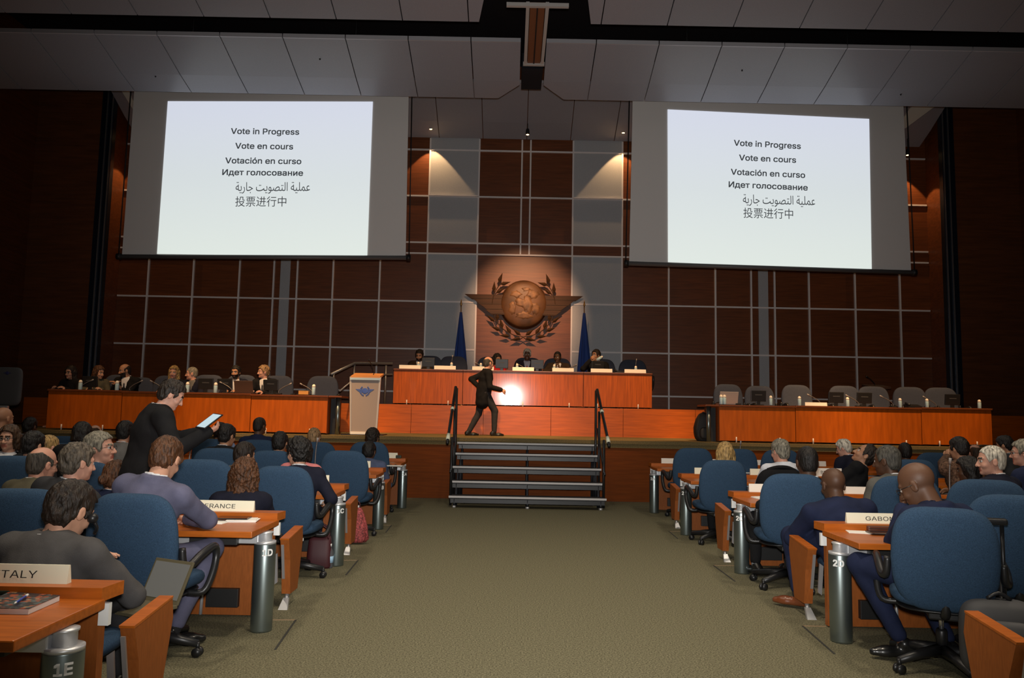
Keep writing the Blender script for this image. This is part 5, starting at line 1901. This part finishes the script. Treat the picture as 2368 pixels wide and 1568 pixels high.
def mic(u, Y, z, lab, group, key='lean', rz=0.0, sc=1.0):
    p = at(u, 900, Y)
    if key not in MC:
        t = MC[key] = thing('microphone', lab, 'microphone', (p.x, Y, z), rz, group)
        MB().span((-.045, -.05, 0), (.045, .05, .022), black_plastic, .006).build('base', parent=t)
        pts = [(0, 0, .02), (0, 0, .06), (-.07, 0, .12), (-.17, .0, .17)] if key == 'lean' else [(0, 0, .02), (0, 0, .12), (.005, .0, .24), (.012, .0, .30)]
        MB().tube(pts, .006, mat('mic_neck', (.20, .18, .17), .4, metal=.5), 8, 4).build('gooseneck', parent=t)
        a, b_ = Vector(pts[-2]), Vector(pts[-1])
        d = (b_ - a).normalized()
        MB().tube([b_, b_ + d * .045], .011, mat('mic_head', (.32, .29, .27), .5), 8).build('head', parent=t)
        t.scale = (sc,) * 3
    else:
        dup(MC[key], (p.x, Y, z), rz, lab, group, sc)


for u, rz, lab in ((186, PI, 'gooseneck microphone beside the bottle of the woman with glasses'), (300, PI, 'gooseneck microphone before the bald man with clasped hands'), (375, 0, 'long microphone lying low beside the blonde woman'), (536, 0, 'gooseneck microphone before the young man in white shirt'), (645, PI, 'gooseneck microphone right of the fair-haired man'), (722, 0, 'gooseneck microphone by the orange box')):
    mic(u, LY + .3, LZ, lab, 'microphones on the left stage table', 'lean', rz, 1.1)
for u, rz, lab in ((1705, 0, 'microphone right of the silver laptop'), (1896, 0, 'microphone behind the nameplate of the right table'), (1985, 0, 'microphone in the middle of the right table'), (2064, 0, 'microphone before the pair of chairs on the right table'), (2163, 0, 'microphone near the right end of the right table')):
    mic(u, RY + .3, RZ, lab, 'microphones on the right stage table', 'lean', rz, 1.15)
for u, rz, key, lab in ((1043, 0, 'up', 'upright microphone before the empty chair by the left flag'), (1118, 0, 'lean', 'microphone before the woman in red'), (1214, 0, 'lean', 'microphone before the white-haired man'), (1312, PI, 'lean', 'microphone right of the man with folded hands'), (1470, 0, 'up', 'upright microphone at the right end of the head desk')):
    mic(u, HY + .3, HZ, lab, 'microphones on the head desk', key, rz, .95)
for u, row, rz, lab in ((736, 'B', 0, 'upright microphone on the desk in front of the pink top'), (1709, 'A', 0, 'upright microphone beside the blonde woman in the right block'), (2188, 'C', .3, 'microphone with silver head on the desk behind the bowed man in glasses'), (446, 'C', 0, 'upright microphone right of the standing man')):
    mic(u, ROWY[row] + .12, TZ, lab, 'microphones on the delegate desks', 'up', rz, 1.25)

# laptops
def laptop(x, y, z, rz, lab, shell, screen, w=.34, tilt=1.9, group='open laptops'):
    t = thing('laptop', lab, 'laptop', (x, y, z), rz, group)
    MB().span((-w / 2, -.12, 0), (w / 2, .12, .018), shell, .004).build('keyboard_base', parent=t)
    R = rot_x(tilt - PI / 2)
    lid = MB().box(Vector((0, .12, .014)) + rot_x(-(tilt - PI / 2)) @ Vector((0, 0, .115)), (w, .012, .23), shell, rot_x(-(tilt - PI / 2)), .004).build('lid', parent=t)
    if screen:
        MB().box(Vector((0, .12, .014)) + rot_x(-(tilt - PI / 2)) @ Vector((0, -.0075, .118)), (w * .9, .002, .19), screen, rot_x(-(tilt - PI / 2))).build('screen', parent=lid)
    return t


p = at(570, 900, LY + .3)
laptop(p.x, p.y, LZ, PI, 'brown laptop with its lid to the hall, in front of the young man', mat('laptop_brown', (.10, .055, .035), .4), None)
p = at(1680, 925, RY + .38)
laptop(p.x, p.y, RZ, PI, 'silver laptop behind two bottles at the left end of the right table', mat('laptop_silver', (.55, .46, .40), .35, metal=.3), None)
lap_scr = mat('laptop_screen', (.05, .05, .05), .3, emit=((.10, .095, .08), .8))
p = at(322, 1402, 4.16)
t = laptop(p.x, p.y, p.z - .02, -.45, 'open laptop on the lap of the man in the grey suit', mat('laptop_olive', (.10, .085, .05), .4), lap_scr, w=.29, tilt=2.0)
# tablet in the standing man's hand
c = at(484, 974, 6.03)
t = thing('tablet', 'tablet with glowing white page held by the standing man', 'tablet', c, 0, 'tablets')
ex = (at(508, 951, 6.10) - at(463, 985, 5.98)).normalized()
n0 = Vector((-.30, -.50, .80))
ez = ex.cross(n0).normalized()
nn = ez.cross(ex).normalized()
Rm = Matrix((ex, ez, nn)).transposed()
MB().box((0, 0, 0), (.185, .13, .009), black_plastic, Rm, .003).build('case', parent=t)
MB().box(Rm @ Vector((0, 0, (.0055))), (.162, .107, .002), mat('tablet_page', (.1, .1, .1), .3, emit=((.50, .66, .72), .95)), Rm).build('page', parent=t)
# FRANCE desk: papers and dark tablet
def sheet_stack(u, v, z, w, d, h, rz, lab, m=paper, n=3, group='papers on the desks'):
    p = atz(u, v, z)
    for yr in ROWY.values():                     # keep sheets on the worktop, clear of the ledge
        if yr + .25 - d / 2 - .02 < p.y < yr + 1.0:
            p.y = yr + .25 - d / 2 - .02
    t = thing('papers', lab, 'papers', (p.x, p.y, z), rz, group)
    rr = random.Random(int(u))
    for k in range(n):
        MB().box((rr.uniform(-.01, .01), rr.uniform(-.01, .01), h * (k + .5) / n), (w, d, h / n * .92), m, rot_z(rr.uniform(-.12, .12))).build('sheet', parent=t)
    return t


sheet_stack(580, 1197, TZ, .20, .15, .014, .1, 'stack of white and blue-edged papers on the FRANCE desk')
sheet_stack(490, 1208, TZ, .2, .14, .006, -.1, 'white papers under the arm of the blue-grey suited man', n=2)
sheet_stack(735, 1123, TZ, .22, .15, .012, .1, 'papers on desk 1C behind the NDS plate')
sheet_stack(912, 1078, TZ, .24, .14, .01, 0, 'white papers at the aisle end of desk 1A')
sheet_stack(1752, 1146, TZ, .22, .2, .012, .25, 'crumpled white papers on desk 2C')
t = sheet_stack(1768, 1144, TZ, .19, .01, .10, .1, 'white sheet standing up on desk 2C', n=1)
sheet_stack(1990, 1228, TZ, .22, .13, .004, -.15, 'white paper lying on the GABON desk', n=1)
sheet_stack(1730, 1094, TZ, .2, .15, .006, 0, 'white papers on desk 2B right of the blonde woman', n=2)
sheet_stack(2004, 1150, TZ, .14, .12, .006, 0, 'small white note on the desk behind the bald man in navy', n=1)
gl = mat('tablet_glass', (.012, .013, .015), .05, spec=.8)
for u, v, w, d, rz, lab in ((555, 1193, .22, .13, .08, 'dark glossy tablet on top of the papers on the FRANCE desk'), (2050, 1234, .24, .14, -.1, 'dark glossy tablet on the GABON desk')):
    zz = TZ + (.016 if u < 1000 else .006)
    p = atz(u, v, zz)
    p.y = min(p.y, ROWY['D'] + .25 - d / 2 - .02)
    t = thing('tablet', lab, 'tablet', (p.x, p.y, zz), rz, 'tablets')
    MB().box((0, 0, .004), (w, d, .008), gl, None, .003).build('slab', parent=t)
p = atz(2010, 1222, TZ)
t = thing('pencil_case', 'long brown case lying against the ledge below the GABON plate', 'case', (p.x, ROWY['D'] + .225, TZ), 0)
MB().box((0, 0, .02), (.17, .04, .04), mat('case_leather', (.10, .03, .015), .45), None, .012).build('body', parent=t)
MB().box((.0, -.021, .022), (.16, .003, .003), black).build('seam', parent=t)
p = atz(905, 1052, GZ)
t = thing('desk_phone', 'small dark green object on the ledge of desk 1A', 'device', (at(922, 1052, ROWY['A'] + .3).x, ROWY['A'] + .3, GZ), 0)
MB().box((0, 0, .025), (.09, .05, .05), mat('dark_green', (.03, .04, .015), .5), None, .012).build('body', parent=t)
MB().box((0, -.026, .03), (.06, .004, .02), black).build('face', parent=t)
# ITALY desk: book, pen, folder
cov = mat('book_cover_mosaic', (.02, .02, .024), .4, coat=.2)
_nt = cov.node_tree
_tc, _vo, _rp = _nt.nodes.new('ShaderNodeTexCoord'), _nt.nodes.new('ShaderNodeTexVoronoi'), _nt.nodes.new('ShaderNodeValToRGB')
_vo.inputs['Scale'].default_value = 55
_vo.distance = 'CHEBYCHEV'
_rp.color_ramp.interpolation = 'CONSTANT'
for _i, (_p, _c) in enumerate(((0, (.02, .02, .024)), (.42, (.05, .09, .10)), (.55, (.32, .07, .03)), (.68, (.015, .015, .02)), (.82, (.28, .17, .08)), (.92, (.10, .02, .02)))):
    _e = _rp.color_ramp.elements[_i] if _i < 2 else _rp.color_ramp.elements.new(_p)
    _e.position, _e.color = _p, (*_c, 1)
_nt.links.new(_tc.outputs['Object'], _vo.inputs['Vector'])
_nt.links.new(_vo.outputs['Color'], _rp.inputs['Fac'])
_nt.links.new(_rp.outputs['Color'], _nt.nodes['Principled BSDF'].inputs['Base Color'])
bc = [atz(u, v, TZ + .022) for u, v in ((-55, 1406), (66, 1408), (138, 1377), (22, 1369))]
p = (bc[0] + bc[1] + bc[2] + bc[3]) / 4
p.z = TZ
t = thing('book', 'white-edged book with dark mosaic cover on the front-left desk', 'book', p, .0)
bl = [Vector((q.x - p.x, q.y - p.y, 0)) for q in bc]
MB().prism([q + Vector((0, 0, .001)) for q in bl], (0, 0, .020), white_paint).build('pages', parent=t)
MB().prism([q * 1.01 + Vector((0, 0, .0212)) for q in bl], (0, 0, .002), cov).build('cover', parent=t)
p0, p1 = atz(30, 1398, TZ + .03), atz(68, 1373, TZ + .03)
t = thing('pen', 'blue and white pen on the mosaic book', 'pen', (p0 + p1) / 2, 0)
d = (p1 - p0).normalized()
MB().tube([-d * .06, d * .045], .0045, mat('pen_blue', (.03, .07, .4), .35), 10).build('barrel', parent=t)
MB().tube([d * .045, d * .07], .005, white_paint, 10).build('cap', parent=t)
MB().tube([-d * .075, -d * .06], [.0015, .0045], white_paint, 10).build('tip', parent=t)
p = atz(8, 1385, TZ)
t = thing('folder', 'black folder beside the mosaic book at the left edge', 'folder', (p.x - .06, p.y + .01, TZ), .1)
MB().box((0, 0, .006), (.16, .12, .012), black_plastic, None, .003).build('cover', parent=t)
MB().box((.02, .02, .02), (.10, .04, .016), mat('phone_dark', (.02, .03, .02), .3), None, .005).build('phone_case', parent=t)

# bags and floor things
p = atz(738, 1312, 0)
t = thing('handbag', 'dark red leather tote bag on the floor beside post 1C', 'bag', (p.x, p.y, 0), .1)
red = mat('bag_burgundy', (.050, .007, .011), .6)
rings = []
for z, sx, sy in ((0, .17, .07), (.02, .18, .08), (.14, .175, .075), (.25, .16, .05), (.29, .15, .035)):
    rings.append([Vector((sx * .66 * math.copysign(abs(math.cos(a)) ** .5, math.cos(a)), sy * math.copysign(abs(math.sin(a)) ** .6, math.sin(a)), z)) for a in np.linspace(0, 2 * PI, 28, endpoint=False)])
MB().loft(rings, red).build('body', parent=t)
for yy in (-.04, .04):
    MB().tube([(-.08, yy, .27), (-.07, yy, .36), (0, yy, .40), (.07, yy, .36), (.08, yy, .27)], .008, red, 8, 4).build('handle', parent=t)
MB().box((0, .0, .30), (.10, .04, .05), paper, rot_x(.3), .01).build('papers_inside', parent=t)
p = atz(763, 1312, 0)
t = thing('plastic_bottle', 'clear plastic water bottle on the floor at the foot of post 1C', 'bottle', (p.x, p.y - .02, 0), 0)
clr = mat('clear_plastic', (.75, .82, .88), .08, trans=.9)
MB().lathe([(.030, 0), (.034, .01), (.034, .13), (.030, .15), (.014, .185), (.013, .20)], (0, 0, 0), clr, 20).build('body', parent=t)
MB().lathe([(.0345, .05), (.0350, .05), (.0350, .11), (.0345, .11)], (0, 0, 0), mat('bottle_label', (.35, .55, .75), .5), 20).build('label_band', parent=t)
MB().lathe([(.015, .20), (.015, .222), (.003, .224)], (0, 0, 0), white_paint, 14).build('cap', parent=t)
# patterned bag beyond arm of row C
p = atz(815, 1265, 0)
t = thing('cloth_bag', 'red patterned cloth bag hanging beside the wooden end arm at desk 1C', 'bag', (p.x, p.y + .2, 0), 0)
rings = []
for z, sx, sy in ((0.02, .10, .05), (.06, .13, .06), (.2, .11, .05), (.34, .07, .03), (.40, .04, .02)):
    rings.append([Vector((sx * math.cos(a) * (1 + .12 * math.sin(5 * a)), sy * math.sin(a), z)) for a in np.linspace(0, 2 * PI, 30, endpoint=False)])
MB().loft(rings, mat('bag_pattern', (.28, .05, .05), .8, noise=(60, .8, I3))).build('body', parent=t)
MB().tube([(-.03, 0, .39), (-.02, 0, .46), (.02, 0, .46), (.03, 0, .39)], .007, red, 8, 3).build('strap', parent=t)
# trolley case at right edge
p = at(2320, 1400, 4.45)
t = thing('trolley_case', 'dark grey trolley case with raised handle beside the chair on the right', 'suitcase', (p.x, 4.5, 0), -.25)
lug = mat('luggage_grey', (.055, .055, .058), .7)
R = pillow(lambda z: .20, .44, .22, n=40, power=4.5)
MB().loft([[Vector((q.x, q.y, q.z + .27)) for q in r] for r in R], lug).build('shell', parent=t)
R = pillow(lambda z: .17, .30, .08, n=36, power=4)
MB().loft([[Vector((q.x, q.y - .11, q.z + .24)) for q in r] for r in R], mat('luggage_pocket', (.075, .075, .078), .75)).build('front_pocket', parent=t)
for sx in (-.06, .06):
    MB().tube([(sx, .07, .45), (sx, .07, .90)], .011, black_plastic, 10).build('handle_tube', parent=t)
    MB().cyl((sx * 2.3, .06, .03), (sx * 2.3 + .02, .06, .03), .03, .03, black_plastic, 12).build('wheel', parent=t)
MB().box((0, .06, .915), (.17, .05, .035), black_plastic, rot_x(.15), .012).build('grip', parent=t)
MB().tube([(-.06, -.02, .49), (0, -.02, .525), (.06, -.02, .49)], .012, black_plastic, 8, 3).build('carry_handle', parent=t)
# backpack under the right table
p = atz(1634, 1018, ZS)
t = thing('backpack', 'dark backpack on the stage floor at the left end of the right table', 'bag', (at(1628, 1018, 14.35).x, 14.35, ZS), 0)
R = pillow(lambda z: .19 - .06 * max(0, z), .56, .24, n=36, power=2.8)
MB().loft([[Vector((q.x, q.y, q.z + .25)) for q in r] for r in R], mat('backpack_black', (.014, .012, .011), .7)).build('body', parent=t)
R = pillow(lambda z: .11, .22, .08, n=30, power=3)
MB().loft([[Vector((q.x, q.y - .13, q.z + .15)) for q in r] for r in R], mat('backpack_black', (.014, .012, .011), .7)).build('front_pocket', parent=t)
MB().tube([(-.04, .05, .48), (0, .04, .54), (.04, .05, .48)], .01, black, 8, 3).build('top_loop', parent=t)
# black jacket over a chair, right block
q = at(1803, 1090, ROWY['B'] - .83)
t = thing('jacket', 'black jacket draped over the back of a chair behind the man in the white shirt', 'jacket', (q.x, ROWY['B'] - .83, .27), 0)
R = pillow(lambda z:  .30 - .03 * z, .60, .20, n=40, power=3.4)
MB().loft([[Vector((p_.x, p_.y - p_.z * .12, p_.z + .35)) for p_ in r] for r in R], cloth_mat('black')).build('drape', parent=t)
MB().tube([(-.16, -.05, .62), (-.06, -.08, .655), (.06, -.08, .655), (.16, -.05, .62)], .022, cloth_mat('black'), 8, 4).build('collar', parent=t)
# orange box on the left table, low boxes
p = at(703, 910, LY + .15)
t = thing('box', 'small orange-yellow box on the left table near the lectern', 'box', (p.x, LY + .15, LZ), 0)
MB().span((-.09, -.05, 0), (.09, .05, .065), mat('orange_box', (.55, .26, .06), .5), .006).build('body', parent=t)
MB().span((-.092, -.052, .055), (.092, .052, .068), mat('orange_lid', (.62, .32, .09), .5), .004).build('lid', parent=t)
for u, Y, z, lab in ((1434, HY + .3, HZ, 'low black box on the head desk left of the right-end nameplate'), (2110, RY + .3, RZ, 'low black telephone on the right table beside the bottle')):
    p = at(u, 880, Y)
    t = thing('desk_unit', lab, 'device', (p.x, Y, z), 0)
    MB().prism([(-.13, -.08, 0), (-.13, .1, 0), (-.13, .1, .07), (-.13, -.08, .03)], (.26, 0, 0), black_plastic).build('body', parent=t)
    MB().tube([(-.10, -.06, .055), (-.10, .08, .09)], .02, black_plastic, 8).build('handset', parent=t)
p = at(2270, 1026, 13.75)
t = thing('cable_heap', 'small heap of black cable on the stage edge at the right end of the table', 'cable', (at(2268, 1030, 13.8).x, 13.8, ZS), 0)
pts = [(.16 * math.cos(a * 1.0) * (1 + .2 * math.sin(3.1 * a)), .06 * math.sin(a), .02 + .018 * math.sin(a * 1.7) ** 2) for a in np.linspace(0, 14, 60)]
MB().tube(pts, .014, black, 6).build('loops', parent=t)
# bottle held by the drinking man
p = at(1386, 829, 17.06)
t = thing('water_bottle', 'pale blue bottle lifted to the lips of the drinking man', 'bottle', p, 0, 'bottles on the head desk')
d = Vector((-.75, .1, -.5)).normalized()
MB().tube([d * .07, -d * .05], .032, lb, 16).build('body', parent=t)
MB().tube([-d * .05, -d * .075, -d * .09], [.030, .022, .012], cp, 16).build('cap', parent=t)

# access covers let into the carpet at the desk ends
tan, seam = mat('cover_strip_tan', (.30, .20, .11), .6), mat('cover_seam_dark', (.035, .033, .026), .9)
for (a, b_, c_, lab) in (((625, 1434), (684, 1434), (636, 1503), 'floor cover let into the carpet beside post 1D'), ((790, 1296), (828, 1296), (800, 1330), 'floor cover let into the carpet beside post 1C'), ((872, 1214), (905, 1215), (892, 1232), 'floor cover let into the carpet beside post 1B'),
                          ((1910, 1449), (1856, 1448), (1930, 1513), 'floor cover let into the carpet beside post 2D'), ((1700, 1308), (1650, 1308), (1700, 1345), 'floor cover let into the carpet beside post 2C'), ((1585, 1229), (1547, 1229), (1567, 1246), 'floor cover let into the carpet beside post 2B')):
    A, B_, C3 = atz(*a, 0), atz(*b_, 0), atz(*c_, 0)
    t = thing('floor_cover', lab, 'floor cover', (B_.x, B_.y, 0), 0, 'access covers in the carpet')
    for q0, q1, m_, nm in ((A, B_, tan, 'edge_strip'), (B_, C3, seam, 'seam')):
        d = (q1 - q0)
        n_ = Vector((-d.y, d.x, 0)).normalized() * .007
        o_ = Vector((B_.x, B_.y, 0))
        MB().prism([q0 - n_ - o_, q1 - n_ - o_, q1 + n_ - o_, q0 + n_ - o_], (0, 0, .003), m_).build(nm, parent=t)
